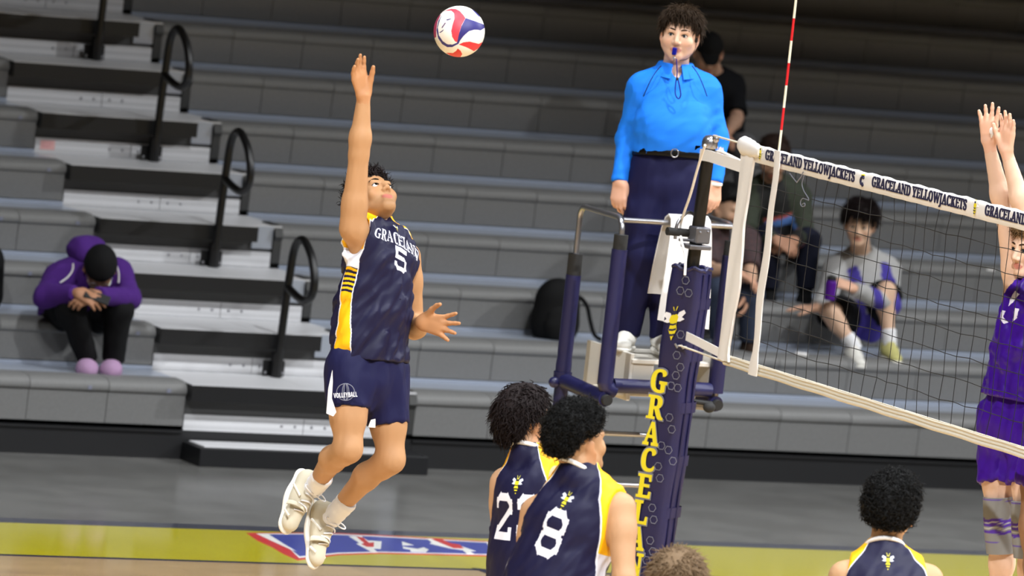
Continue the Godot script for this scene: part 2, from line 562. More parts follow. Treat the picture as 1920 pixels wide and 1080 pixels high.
func bleachers() -> void:
	var hs := [BY(1) - BY(0), BY(2) - BY(1)]
	var seats := [seat_mesh(hs[0], PITCH), seat_mesh(hs[1], PITCH)]
	var caps := [end_cap_mesh(hs[0]), end_cap_mesh(hs[1])]
	var secs := [
		["grey bleacher section left of the aisle with the seated purple hoodie spectator", 0.175 - PITCH * 9, 0.175, false],
		["long grey bleacher section right of the aisle behind the net and referee", 1.32, 1.32 + PITCH * 19, true]]
	for sc in secs:
		var t := thing("bleacher_section", sc[0], "bleachers", Vector3(sc[1], 0, BZ(0)), "banks of grey plastic bleacher seats")
		var x0: float = sc[1]
		var x1: float = sc[2]
		var g := G.new()
		var x00 := 1.552 - 1.32 if sc[3] else 0.0
		g.box(Vector3(x00, 0, -0.1), Vector3(x1 - x0, BY(0), 0))
		g.box(Vector3(x00, BY(0) - 0.012, -0.02), Vector3(x1 - x0, BY(0), 0.012))
		put("base_board", g, M.black_panel, t)
		for k in ROWS:
			# deck behind the seats of row k
			g = G.new()
			var xd := x00 if k == 0 else 0.0
			g.box(Vector3(xd, BY(k + 1) - 0.035, BZ(k) - BZ(0) - 0.15), Vector3(x1 - x0, BY(k + 1), BZ(k + 1) - BZ(0) + 0.012))
			g.box(Vector3(0, BY(k + 1), BZ(k + 1) - BZ(0) - 0.01), Vector3(x1 - x0, BY(k + 1) + 0.02, BZ(k + 1) - BZ(0) + 0.008))
			g.box(Vector3(0.02, 0.02, BZ(k + 1) - BZ(0) - 0.02), Vector3(x1 - x0 - 0.02, BY(k + 1) - 0.03, BZ(k + 1) - BZ(0)))
			var d := put("deck", g, M.deck_metal, t)
			d.position = Vector3.ZERO
			var first := 0.0
			var n := int(round((x1 - x0) / PITCH))
			if sc[3] and k == 0:
				first = 1.55 - 1.32
				n -= 1
			for i in n:
				var s := put_mesh("seat_module", seats[0 if k == 0 else 1], d)
				s.position = Vector3(first + i * PITCH, BY(k), BZ(k) - BZ(0))
			if not sc[3]:
				for q in [0.12, 0.58]:
					g = G.new()
					g.box(Vector3(x1 - x0 - q, BY(k) + (BY(k + 1) - BY(k)) * 0.78, BZ(k) - BZ(0) + 0.014), Vector3(x1 - x0 - q + 0.022, BY(k) + (BY(k + 1) - BY(k)) * 0.86, BZ(k) - BZ(0) + 0.019))
					put("seat_tag", g, M.print_grey, d)
			if sc[3]:
				var e := put_mesh("end_cap", caps[0 if k == 0 else 1], d)
				e.position = Vector3(first - 0.002, BY(k), BZ(k) - BZ(0))
	# the aisle between them
	var t := thing("aisle_stairs", "aluminium aisle stairs with black nosing boxes between the bleacher sections", "stairs", Vector3(0.175, 0, BZ(0)))
	var w := 1.32 - 0.175
	for k in ROWS:
		var zk := BZ(k) - BZ(0)
		var wk := w if k > 0 else 1.55 - 0.175
		var g := G.new()
		if k == 0:
			g.box(Vector3(0, 0, -0.1), Vector3(wk, BY(0), 0))
			put("base_board", g, M.black_panel, t)
			g = G.new()
		var half := wk * 0.52
		for e in 2:                                # two plates a row, joined in the middle with bolts
			g = G.new()
			g.box(Vector3(0.004 if e == 0 else half + 0.002, BY(k) + 0.002, zk - 0.02), Vector3(half - 0.002 if e == 0 else wk - 0.055, BY(k) + 0.088, zk))
			var r := put("riser_plate", g, M.aluminium, t)
			for bx in [0.05, 0.13]:
				g = G.new()
				g.ball(Vector3(half + (bx if e == 1 else -bx), BY(k) + 0.045, zk), Basis.IDENTITY, Vector3(0.009, 0.009, 0.006), 8, 6)
				put("bolt", g, M.steel, r)
			g = G.new()
			g.box(Vector3(0.0 if e == 0 else half + 0.002, BY(k + 1) - 0.02, BZ(k + 1) - BZ(0) + 0.002), Vector3(half - 0.002 if e == 0 else wk, BY(k + 1), zk - 0.001))
			put("tread", g, M.aluminium, t)
		g = G.new()
		g.box(Vector3(0, BY(k) + 0.088, zk - 0.03), Vector3(wk - 0.055, BY(k + 1) - 0.02, zk - 0.012))
		put("recess_panel", g, M.recess, t)
		var wb := wk - 0.18
		g = G.new()
		g.box(Vector3(0.0, BY(k + 1) - 0.088, zk - 0.008), Vector3(wb, BY(k + 1) - 0.004, zk + 0.075))
		var nb := put("nosing_box", g, M.black_step, t)
		g = G.new()
		g.box(Vector3(0.0, BY(k + 1) - 0.004, zk - 0.001), Vector3(wb, BY(k + 1), zk + 0.07))
		put("tread_edge", g, M.aluminium, nb)
		g = G.new()
		g.box(Vector3(wb + 0.002, BY(k + 1) - 0.13, zk - 0.012), Vector3(wk - 0.055, BY(k + 1) - 0.005, zk + 0.002))
		put("fascia_plate", g, M.deck_metal, t)
	# the loose step on the floor at the foot of the aisle
	var st := thing("entry_step", "low black step with silver top at the foot of the aisle", "step", Vector3(0.18, 0, -6.14))
	var g2 := G.new()
	g2.bevel_box(Transform3D(Basis.IDENTITY, Vector3(0.6825, 0.05, -0.12)), Vector3(1.365, 0.1, 0.236), 0.004)
	put("body", g2, M.black_step, st)
	g2 = G.new()
	g2.bevel_box(Transform3D(Basis.IDENTITY, Vector3(0.6, 0.104, -0.125)), Vector3(1.14, 0.008, 0.2), 0.002)
	put("tread", g2, M.aluminium, st)
	# handrails in the middle of the aisle
	var where := ["lowest of the black looped handrails in the aisle", "second lowest black looped handrail in the aisle, near its middle", "third black looped handrail up the aisle", "highest black handrail of the aisle, its loop above the picture"]
	for i in 4:
		var k := 1 + 2 * i
		var r := thing("handrail", where[i], "handrail", Vector3(0.873, BY(k), BZ(k)), "black looped handrails in the aisle")
		var g := G.new()
		var prof := [[0.0, 0.03], [0.10, 0.034], [0.398, 0.053], [0.60, 0.072], [0.69, 0.085], [0.745, 0.11], [0.775, 0.155], [0.778, 0.2], [0.755, 0.25], [0.70, 0.32], [0.62, 0.37], [0.55, 0.384], [0.49, 0.36], [0.46, 0.30], [0.463, 0.22], [0.48, 0.14], [0.5, 0.07]]
		var cv := Curve3D.new()
		for j in prof.size():
			var a := Vector3(0, prof[j][0], prof[j][1] + 0.075)
			var pa: Array = prof[maxi(j - 1, 0)]
			var pb: Array = prof[mini(j + 1, prof.size() - 1)]
			var tg := Vector3(0, pb[0] - pa[0], pb[1] - pa[1]) * 0.16
			cv.add_point(a, -tg, tg)
		cv.bake_interval = 0.03
		g.tube(Array(cv.get_baked_points()), 0.0225, 12)
		put("rail", g, M.black_rail, r)
		g = G.new()
		g.bevel_box(Transform3D(Basis.IDENTITY, Vector3(0, 0.045, 0.06)), Vector3(0.13, 0.085, 0.014), 0.003)
		g.bevel_box(Transform3D(Basis.IDENTITY, Vector3(0, 0.07, 0.095)), Vector3(0.055, 0.14, 0.055), 0.006)
		var bp := put("base_plate", g, M.black_rail, r)
		for sx in [-0.05, 0.05]:
			g = G.new()
			g.ball(Vector3(sx, 0.02, 0.068), Basis.IDENTITY, Vector3(0.009, 0.009, 0.006), 8, 6)
			put("bolt", g, M.steel, bp)

# ---- the net, its post, the referee's stand, the ball -----------------------------
func PL(x: float, y: float, o: Vector3, n: Vector3) -> Vector3:     # the point of a plane seen at a pixel
	var d := CF + CR * ((x - 960.0) / FPX) - CU * ((y - 540.0) / FPX)
	return CC + d * ((o - CC).dot(n) / d.dot(n))

func sheet(g: G, pts: Array, nu: int, nv: int, th: float) -> void:      # cloth with thickness: nv rows of nu points
	var front := []
	var back := []
	for j in nv:
		for i in nu:
			var a: Vector3 = pts[j * nu + mini(i + 1, nu - 1)] - pts[j * nu + maxi(i - 1, 0)]
			var b: Vector3 = pts[mini(j + 1, nv - 1) * nu + i] - pts[maxi(j - 1, 0) * nu + i]
			var n := a.cross(b).normalized() * th * 0.5
			front.append(pts[j * nu + i] + n)
			back.append(pts[j * nu + i] - n)
	g.grid(front, nu, nv, false)
	var rev := []
	for j in nv:
		for i in nu:
			rev.append(back[j * nu + nu - 1 - i])
	g.grid(rev, nu, nv, false)
	for j in nv - 1:
		g.quad(back[j * nu], front[j * nu], front[(j + 1) * nu], back[(j + 1) * nu])
		g.quad(front[j * nu + nu - 1], back[j * nu + nu - 1], back[(j + 1) * nu + nu - 1], front[(j + 1) * nu + nu - 1])
	for i in nu - 1:
		g.quad(back[i + 1], front[i + 1], front[i], back[i])
		var k := (nv - 1) * nu + i
		g.quad(front[k + 1], back[k + 1], back[k], front[k])

func rounded(pts: Array, step := 0.02, bend := 0.06) -> Array:       # a path with its corners rounded off
	var cv := Curve3D.new()
	cv.bake_interval = step
	for i in pts.size():
		var a: Vector3 = pts[i]
		if i == 0 or i == pts.size() - 1:
			cv.add_point(a)
			continue
		var u: Vector3 = (pts[i - 1] - a)
		var w: Vector3 = (pts[i + 1] - a)
		var r := minf(bend, minf(u.length(), w.length()) * 0.45)
		u = u.normalized() * r
		w = w.normalized() * r
		cv.add_point(a + u, Vector3.ZERO, -u * 0.55)
		cv.add_point(a + w, -w * 0.55, Vector3.ZERO)
	return Array(cv.get_baked_points())

func bee(parent: Node, o: Vector3, right: Vector3, up: Vector3, size: float, lift := 0.0012) -> Node3D:     # a small winged insect emblem, as wide as "size"
	var n := right.cross(up).normalized()
	var b := Transform3D(Basis(right.normalized() * size, up.normalized() * size, n), o)
	var e := MeshInstance3D.new()
	var g := G.new()
	for s in [-1.0, 1.0]:
		var w := PackedVector2Array()
		for q in [[0.06, 0.12], [0.2, 0.42], [0.42, 0.5], [0.52, 0.36], [0.36, 0.2], [0.5, 0.1], [0.3, 0.02], [0.1, 0.04]]:
			w.append(Vector2(q[0] * s, q[1]))
		g.extrude(w, b, lift)
	e.mesh = g.mesh(M.print_white)
	e.name = "emblem"
	parent.add_child(e, true)
	g = G.new()
	g.extrude(PackedVector2Array([Vector2(-0.17, 0.3), Vector2(-0.05, 0.36), Vector2(0.1, 0.36), Vector2(0.2, 0.24), Vector2(0.14, -0.1), Vector2(0.2, -0.3), Vector2(0.1, -0.5), Vector2(0.0, -0.75), Vector2(-0.1, -0.5), Vector2(-0.19, -0.3), Vector2(-0.13, -0.05), Vector2(-0.22, 0.12)]), b.translated_local(Vector3(0, 0, lift)), lift)
	put("body", g, M.print_yellow, e)
	for q in [[-0.02, -0.09, 0.14], [-0.24, -0.32, 0.17], [-0.46, -0.54, 0.1], [0.36, 0.52, 0.1]]:
		g = G.new()
		g.extrude(PackedVector2Array([Vector2(-q[2], q[0]), Vector2(0, q[0] - 0.03), Vector2(q[2], q[0]), Vector2(q[2], q[1]), Vector2(0, q[1] - 0.03), Vector2(-q[2], q[1])]), b.translated_local(Vector3(0, 0, lift * 2)), lift)
		put("band", g, M.print_navy, e)
	g = G.new()
	for s in [-1.0, 1.0]:
		g.extrude(PackedVector2Array([Vector2(0.02 * s, 0.5), Vector2(0.05 * s, 0.5), Vector2(0.12 * s, 0.68), Vector2(0.08 * s, 0.68)]), b, lift)
	put("feelers", g, M.print_yellow, e)
	return e

func court_things() -> void:
	net_post()
	net()
	stand()
	ball()

func net_post() -> void:
	var foot := Vector3(0, 0, -0.80)
	var top := Vector3(0, 2.40, -0.657)
	var ax := (top - foot).normalized()
	var t := thing("net_post", "black net post with a navy padded sleeve lettered in yellow", "net post", foot)
	var g := G.new()
	g.tube([Vector3.ZERO, ax * 2.385], 0.0295, 24)
	put("pole", g, M.post_black, t)
	g = G.new()
	g.lathe(ax * 2.385, ax, [Vector2(0.031, -0.012), Vector2(0.036, -0.008), Vector2(0.037, 0.012), Vector2(0.034, 0.03), Vector2(0.024, 0.043), Vector2(0.0, 0.05)], 20)
	g.ball(ax * 2.41 + Vector3(0.01, 0.01, 0.03), Basis.IDENTITY, Vector3(0.018, 0.02, 0.018), 12, 8)
	put("cap", g, M.steel, t)
	# bracket with the tension crank
	var br := Node3D.new()
	br.name = "tension_bracket"
	t.add_child(br)
	g = G.new()
	var bc := ax * 1.975
	g.bevel_box(Transform3D(Basis.IDENTITY, bc + Vector3(0, 0, 0.02)), Vector3(0.075, 0.075, 0.085), 0.006)
	g.bevel_box(Transform3D(Basis.IDENTITY, bc + Vector3(-0.01, -0.055, 0.02)), Vector3(0.11, 0.02, 0.1), 0.004)
	g.ball(bc + Vector3(-0.02, 0.015, 0.064), Basis.IDENTITY, Vector3(0.006, 0.006, 0.004), 8, 6)
	g.ball(bc + Vector3(0.02, 0.02, 0.064), Basis.IDENTITY, Vector3(0.006, 0.006, 0.004), 8, 6)
	put("clamp", g, M.grey_steel, br)
	g = G.new()
	g.tube([bc + Vector3(-0.02, 0.0, -0.02), bc + Vector3(-0.145, 0.004, -0.02)], 0.019, 12)
	put("crank_grip", g, M.foam_black, br)
	g = G.new()
	g.tube(rounded([bc + Vector3(-0.1, -0.03, -0.02), bc + Vector3(-0.1, 0.05, -0.02), bc + Vector3(-0.04, 0.1, -0.03), bc + Vector3(-0.01, 0.085, -0.03)], 0.01, 0.03), 0.008, 10)
	g.tube([bc + Vector3(-0.09, -0.03, 0.0), bc + Vector3(0.0, -0.03, 0.0)], 0.007, 8)
	put("crank_handle", g, M.steel, br)
	# padding: a square sleeve turned a little, its printed face to the left court
	var na := Vector3(-0.831, 0, 0.556)
	var ra := Vector3(0.556, 0, 0.831)
	var half := 0.077
	var h1 := 1.815
	var rng := RandomNumberGenerator.new()
	rng.seed = 5
	g = G.new()
	var pts := []
	var nv := 40
	var nu := 32
	for j in nv:
		var y := 0.015 + (h1 - 0.015) * j / (nv - 1)
		var c := ax * (y / ax.y)
		var wob := 0.002 * sin(y * 9.0) + 0.0015 * sin(y * 23.0)
		for i in nu:
			var a := TAU * i / nu + PI / 4.0
			var ca := cos(a)
			var sa := sin(a)
			var k := 1.0 / pow(pow(absf(ca), 7.0) + pow(absf(sa), 7.0), 1.0 / 7.0)
			var rr := (half + wob) * k
			pts.append(c + (ra * ca - na * sa) * rr)
	g.grid(pts, nu, nv)
	var pad := put("pad", g, M.navy_vinyl, t)
	# crumpled open end at the top of the sleeve
	g = G.new()
	var rim := []
	for i in 41:
		var a := TAU * i / 40 + PI / 4.0
		var k := 1.0 / pow(pow(absf(cos(a)), 7.0) + pow(absf(sin(a)), 7.0), 1.0 / 7.0)
		rim.append(ax * (h1 / ax.y) + (ra * cos(a) - na * sin(a)) * (half * k - 0.006) + Vector3(0, 0.006 * sin(a * 5.0) + 0.004 * sin(a * 11.0), 0))
	g.tube(rim, 0.009, 8, false)
	put("top_hem", g, M.navy_vinyl, pad)
	g = G.new()
	g.lathe(ax * (h1 - 0.03), ax, [Vector2(0.03, 0.0), Vector2(0.07, 0.0), Vector2(0.066, 0.012), Vector2(0.03, 0.014)], 16)
	put("foam_core", g, M.print_grey, pad)
	# closing seam and straps on the right-hand face
	for y in [1.63, 1.39, 1.15, 0.9, 0.66, 0.42, 0.18]:
		g = G.new()
		var ring := []
		for j in 2:
			for i in nu:
				var a := TAU * i / nu + PI / 4.0
				var k := 1.0 / pow(pow(absf(cos(a)), 7.0) + pow(absf(sin(a)), 7.0), 1.0 / 7.0)
				ring.append(ax * ((y + j * 0.05) / ax.y) + (ra * cos(a) - na * sin(a)) * ((half + 0.004) * k) + na * -0.012)
		g.grid(ring, nu, 2)
		put("strap", g, M.navy_vinyl, pad)
	for sx in [-0.028, 0.03]:
		g = G.new()
		var seam := []
		for j in 12:
			var y := 0.03 + (h1 - 0.05) * j / 11.0
			seam.append(ax * (y / ax.y) + ra * (half + 0.003) + na * (sx + 0.006 * sin(j * 1.7)))
		g.tube(seam, 0.006, 6)
		put("seam_fold", g, M.navy_vinyl, pad)
	# print: letters, honeycomb, insect
	var fc := foot + ax * 1.0 + na * (half + 0.006)
	na = (na - ax * na.dot(ax)).normalized()            # the printed face leans with the post
	var fb := Basis(ra, ax, ra.cross(ax).normalized())
	var word := "GRACELAND"
	for i in word.length():
		var y := 1.285 - 0.1225 * i
		var o := ax * (y / ax.y) + na * (half + 0.0045) + ra * -0.049
		for e in 2:
			var l := MeshInstance3D.new()
			var tm := text_mesh(word[i], 0.106 if e == 1 else 0.119, 0.002, true, 800, 0.55)
			tm.material = M.print_yellow if e == 1 else M.print_grey
			l.mesh = tm
			l.name = "letter" if e == 1 else "letter_outline"
			pad.add_child(l, true)
			var wide := 0.8 if word[i] != "A" else 0.7
			l.transform = Transform3D(Basis(fb.x * wide, fb.y, fb.z), o + na * (0.0022 * e))
	for q in [[190, 82], [172, 117], [200, 125], [173, 265], [160, 335], [172, 375], [157, 403], [163, 445], [141, 438], [135, 545], [143, 585], [108, 640], [132, 655], [147, 692], [97, 710], [103, 750], [77, 850], [82, 890], [70, 960], [79, 997], [58, 1027]]:
		var o := PL(1180.0 + q[0] / 1.8, 480.0 + q[1] / 1.8, fc, na) - foot
		g = G.new()
		for i in 6:
			var a0 := TAU * i / 6.0
			var a1 := TAU * (i + 1) / 6.0
			var d0 := fb.x * cos(a0) + fb.y * sin(a0)
			var d1 := fb.x * cos(a1) + fb.y * sin(a1)
			g.quad(o + d0 * 0.021, o + d1 * 0.021, o + d1 * 0.0175, o + d0 * 0.0175)
		put("honeycomb_cell", g, M.print_grey, pad)
	bee(pad, PL(1263, 605, fc, na) - foot, fb.x + fb.y * 0.25, fb.y, 0.11)

func net() -> void:
	var t := thing("volleyball_net", "black square-mesh volleyball net with white lettered top tape", "net", Vector3.ZERO)
	var rng := RandomNumberGenerator.new()
	rng.seed = 3
	var z1 := 9.3
	# strings
	var cols := 98
	var rows := 9
	var y0 := 1.472
	var y1 := 2.362
	var pz := []
	for j in rows + 1:
		var line := []
		for i in cols + 1:
			var w := 0.0 if j == 0 or j == rows else 1.0
			line.append(Vector3(rng.randf_range(-0.004, 0.004) * w + 0.01 * sin(i * 0.6) * w, y0 + (y1 - y0) * j / rows + rng.randf_range(-0.005, 0.005) * w, -0.235 + (z1 - 0.1 + 0.235) * i / cols + rng.randf_range(-0.005, 0.005) * w))
		pz.append(line)
	var g := G.new()
	for j in range(1, rows):
		g.tube(pz[j], 0.0018, 4, false)
	for i in cols + 1:
		var c := []
		for j in rows + 1:
			c.append(pz[j][i])
		g.tube(c, 0.0018, 4, false)
	var ms := put("mesh", g, M.net_string, t)
	ms.set_meta("kind", "stuff")
	# top tape, folded over the cable, slightly puckered
	g = G.new()
	var pts := []
	var n := 240
	for i in n:
		var z := -0.27 + (z1 + 0.27) * i / (n - 1)
		var pk := 0.0025 * sin(i * 1.9) + 0.0015 * sin(i * 0.7)
		for q in [[-0.004, 2.358], [-0.009, 2.385], [-0.010, 2.41], [-0.008, 2.43], [0.0, 2.437], [0.008, 2.43], [0.010, 2.41], [0.009, 2.385], [0.004, 2.358]]:
			pts.append(Vector3(q[0], q[1] + pk * (1.0 if q[1] > 2.42 else 0.3), z))
	g.grid(pts, 9, n)
	var tape := put("top_tape", g, M.white_cloth, t)
	# its bunched end
	g = G.new()
	var pth := []
	var rad := []
	for i in 15:
		var f := i / 14.0
		pth.append(Vector3(-0.012, 2.425 - 0.014 * f, -0.37 + 0.2 * f))
		rad.append([0.008, 0.028, 0.037, 0.041, 0.043, 0.042, 0.041, 0.04, 0.039, 0.037, 0.035, 0.033, 0.031, 0.028, 0.02][i] + 0.002 * sin(i * 2.3))
	g.tube(pth, rad, 14, true, 0.6)
	put("bunched_end", g, M.white_cloth, tape)
	# lettering: phrase, emblem, phrase ...
	var step := 0.953
	for k in 9:
		var zs := -0.12 + step * k
		var l := MeshInstance3D.new()
		var tm := text_mesh("GRACELAND YELLOWJACKETS", 0.044, 0.001)
		tm.horizontal_alignment = HORIZONTAL_ALIGNMENT_LEFT
		tm.material = M.print_navy
		var wid := tm.get_aabb().size.x
		var off := tm.get_aabb().position.x
		l.mesh = tm
		l.name = "lettering"
		tape.add_child(l, true)
		var sx := 0.8 / wid
		var cy := tm.get_aabb().position.y + tm.get_aabb().size.y * 0.5
		l.transform = Transform3D(Basis(Vector3(0, 0, sx), Vector3(0, 1, 0), Vector3(-1, 0, 0)), Vector3(-0.0105, 2.398 - cy, zs - off * sx))
		for e in 4:                                    # the print is heavier than the type: four more strokes of the same words
			var l2: MeshInstance3D = l.duplicate()
			l2.name = "lettering_weight"
			l.add_child(l2, true)
			l2.transform = Transform3D(Basis.IDENTITY, Vector3([-0.0021, 0.0021, 0.0, 0.0][e] / sx, [0.0, 0.0, -0.0016, 0.0016][e], -0.0001))
		var ez := zs + 0.872
		if k % 2 == 1 or k == 8:
			bee(tape, Vector3(-0.0105, 2.405, ez), Vector3(0, 0, 1), Vector3.UP, 0.05)
		else:
			g = G.new()
			var arc := []
			for i in 9:
				var a := 0.7 + 4.6 * i / 8.0
				arc.append(Vector3(-0.0115, 2.397 + 0.018 * sin(a), ez + 0.015 * cos(a)))
			g.tube(arc, 0.0055, 6)
			g.tube([Vector3(-0.0115, 2.39, ez), Vector3(-0.0115, 2.372, ez + 0.004)], 0.004, 6)
			var em := put("round_emblem", g, M.print_navy, tape)
			g = G.new()
			g.tube([Vector3(-0.0115, 2.421, ez - 0.012), Vector3(-0.0115, 2.424, ez + 0.012)], 0.003, 6)
			put("brow", g, M.print_yellow, em)
	bee(tape, Vector3(-0.0115, 2.405, -0.165), Vector3(0, 0, 1), Vector3.UP, 0.045)
	# bottom band with its cords
	g = G.new()
	g.box(Vector3(-0.005, 1.432, -0.3), Vector3(0.005, 1.476, z1))
	var bt := put("bottom_tape", g, M.cream_cord, t)
	for q in [[1.437, 0.009], [1.453, 0.006], [1.468, 0.006]]:
		g = G.new()
		var c := []
		for i in 120:
			c.append(Vector3(-0.002, q[0] + 0.0015 * sin(i * 1.3), -0.3 + (z1 + 0.3) * i / 119.0))
		g.tube(c, q[1], 8)
		put("cord", g, M.cream_cord, bt)
	# side sleeve at the post end
	g = G.new()
	pts = []
	for j in 30:
		var f := j / 29.0
		var y := 2.42 - (2.42 - 1.45) * f
		var wv := 0.008 * sin(f * 13.0) + 0.004 * sin(f * 31.0)
		var zl := -0.335 + 0.02 * sin(f * 5.0) * 0.3
		var zr := -0.225 + wv * 0.5 - 0.02 * smoothstep(0.6, 0.95, f) + 0.012 * smoothstep(0.95, 1.0, f)
		for i in 5:
			pts.append(Vector3(-0.012 + 0.004 * sin(i * 2.0 + f * 9.0), y, lerpf(zl, zr, i / 4.0)))
	sheet(g, pts, 5, 30, 0.012)
	put("side_tape", g, M.white_cloth, t)
	# band that holds the antenna
	g = G.new()
	pts = []
	for j in 30:
		var f := j / 29.0
		var y := 2.437 - (2.437 - 1.425) * f
		var zc := 0.006 * sin(f * 17.0) + 0.005 * sin(f * 7.0)
		var hw := 0.026 - 0.004 * sin(f * 8.0) + 0.016 * smoothstep(0.88, 0.97, f)
		for i in 3:
			pts.append(Vector3(-0.019 - (0.005 if i == 1 else 0.0), y, zc + hw * (i - 1)))
	sheet(g, pts, 3, 30, 0.005)
	put("antenna_band", g, M.white_cloth, t)
	# cable, straps and ropes to the post
	g = G.new()
	g.tube([Vector3(0, 2.43, -0.63), Vector3(0, 2.425, -0.3)], 0.0045, 8)
	put("cable", g, M.cream_cord, t)
	for q in [[Vector3(-0.032, 2.335, -0.68), Vector3(-0.034, 2.34, -0.6), Vector3(-0.012, 2.325, -0.33), 0.026], [Vector3(-0.032, 1.512, -0.64), Vector3(-0.03, 1.505, -0.56), Vector3(-0.01, 1.475, -0.31), 0.02]]:
		g = G.new()
		pts = []
		for j in 9:
			var f := j / 8.0
			var p: Vector3 = q[0].lerp(q[1], f * 3.0) if f < 0.3333 else q[1].lerp(q[2], (f - 0.3333) * 1.5)
			pts.append(p + Vector3(0, q[3], 0))
			pts.append(p)
			pts.append(p - Vector3(0, q[3], 0))
		sheet(g, pts, 3, 9, 0.004)
		put("strap", g, M.white_cloth, t)
	g = G.new()
	g.tube([Vector3(0.03, 2.35, -0.69), Vector3(0.035, 2.36, -0.6), Vector3(0.01, 2.34, -0.33)], 0.008, 6)
	put("strap", g, M.white_cloth, t)
	g = G.new()
	g.tube([Vector3(-0.06, 1.465, -0.62), Vector3(-0.03, 1.455, -0.5), Vector3(0, 1.442, -0.29)], 0.0045, 8)
	put("rope", g, M.cream_cord, t)
	g = G.new()
	for i in 4:
		g.tube([Vector3(-0.07 + 0.008 * i, 1.47 - 0.008 * (i % 2), -0.65 + 0.014 * i), Vector3(-0.06 + 0.008 * i, 1.452 + 0.012 * (i % 2), -0.64 + 0.014 * i)], 0.005, 6)
	put("hook", g, M.steel, t)
	g = G.new()
	var rp := []
	for q in [[1322, 272], [1308, 315], [1295, 365], [1282, 400], [1274, 428], [1278, 455], [1286, 480], [1284, 516]]:
		rp.append(PL(q[0], q[1], Vector3(-0.09, 0, -0.66), Vector3(1, 0, 0.35).normalized()))
	g.tube(rounded(rp, 0.02, 0.08), 0.006, 8)
	put("rope", g, M.white_cloth, t)
	# a loose end of thread tied below the tape
	g = G.new()
	rp = []
	for q in [[1481, 325], [1489, 336], [1494, 342], [1503, 330], [1506, 322]]:
		rp.append(PL(q[0], q[1], Vector3(-0.012, 0, 0), Vector3.RIGHT))
	g.tube(rp, 0.0025, 5)
	rp = []
	for q in [[1508, 328], [1503, 345], [1507, 358], [1516, 372], [1517, 376], [1504, 371], [1500, 380], [1503, 388], [1510, 386], [1509, 380], [1504, 383]]:
		rp.append(PL(q[0], q[1], Vector3(-0.012, 0, 0), Vector3.RIGHT))
	g.tube(rounded(rp, 0.006, 0.012), 0.0022, 5)
	put("loose_thread", g, M.print_grey, t)
	# antenna
	var an := thing("net_antenna", "thin red and white striped antenna rising from the net", "antenna", Vector3(-0.014, 1.43, 0.0))
	for i in 18:
		g = G.new()
		var ya := 0.1 * i
		g.tube([Vector3(0, ya, 0.0002 * i), Vector3(0, ya + 0.1, 0.0002 * i)], 0.0056, 10)
		put("red_stripe" if i % 2 == 1 else "white_stripe", g, M.antenna_red if i % 2 == 1 else M.antenna_white, an)

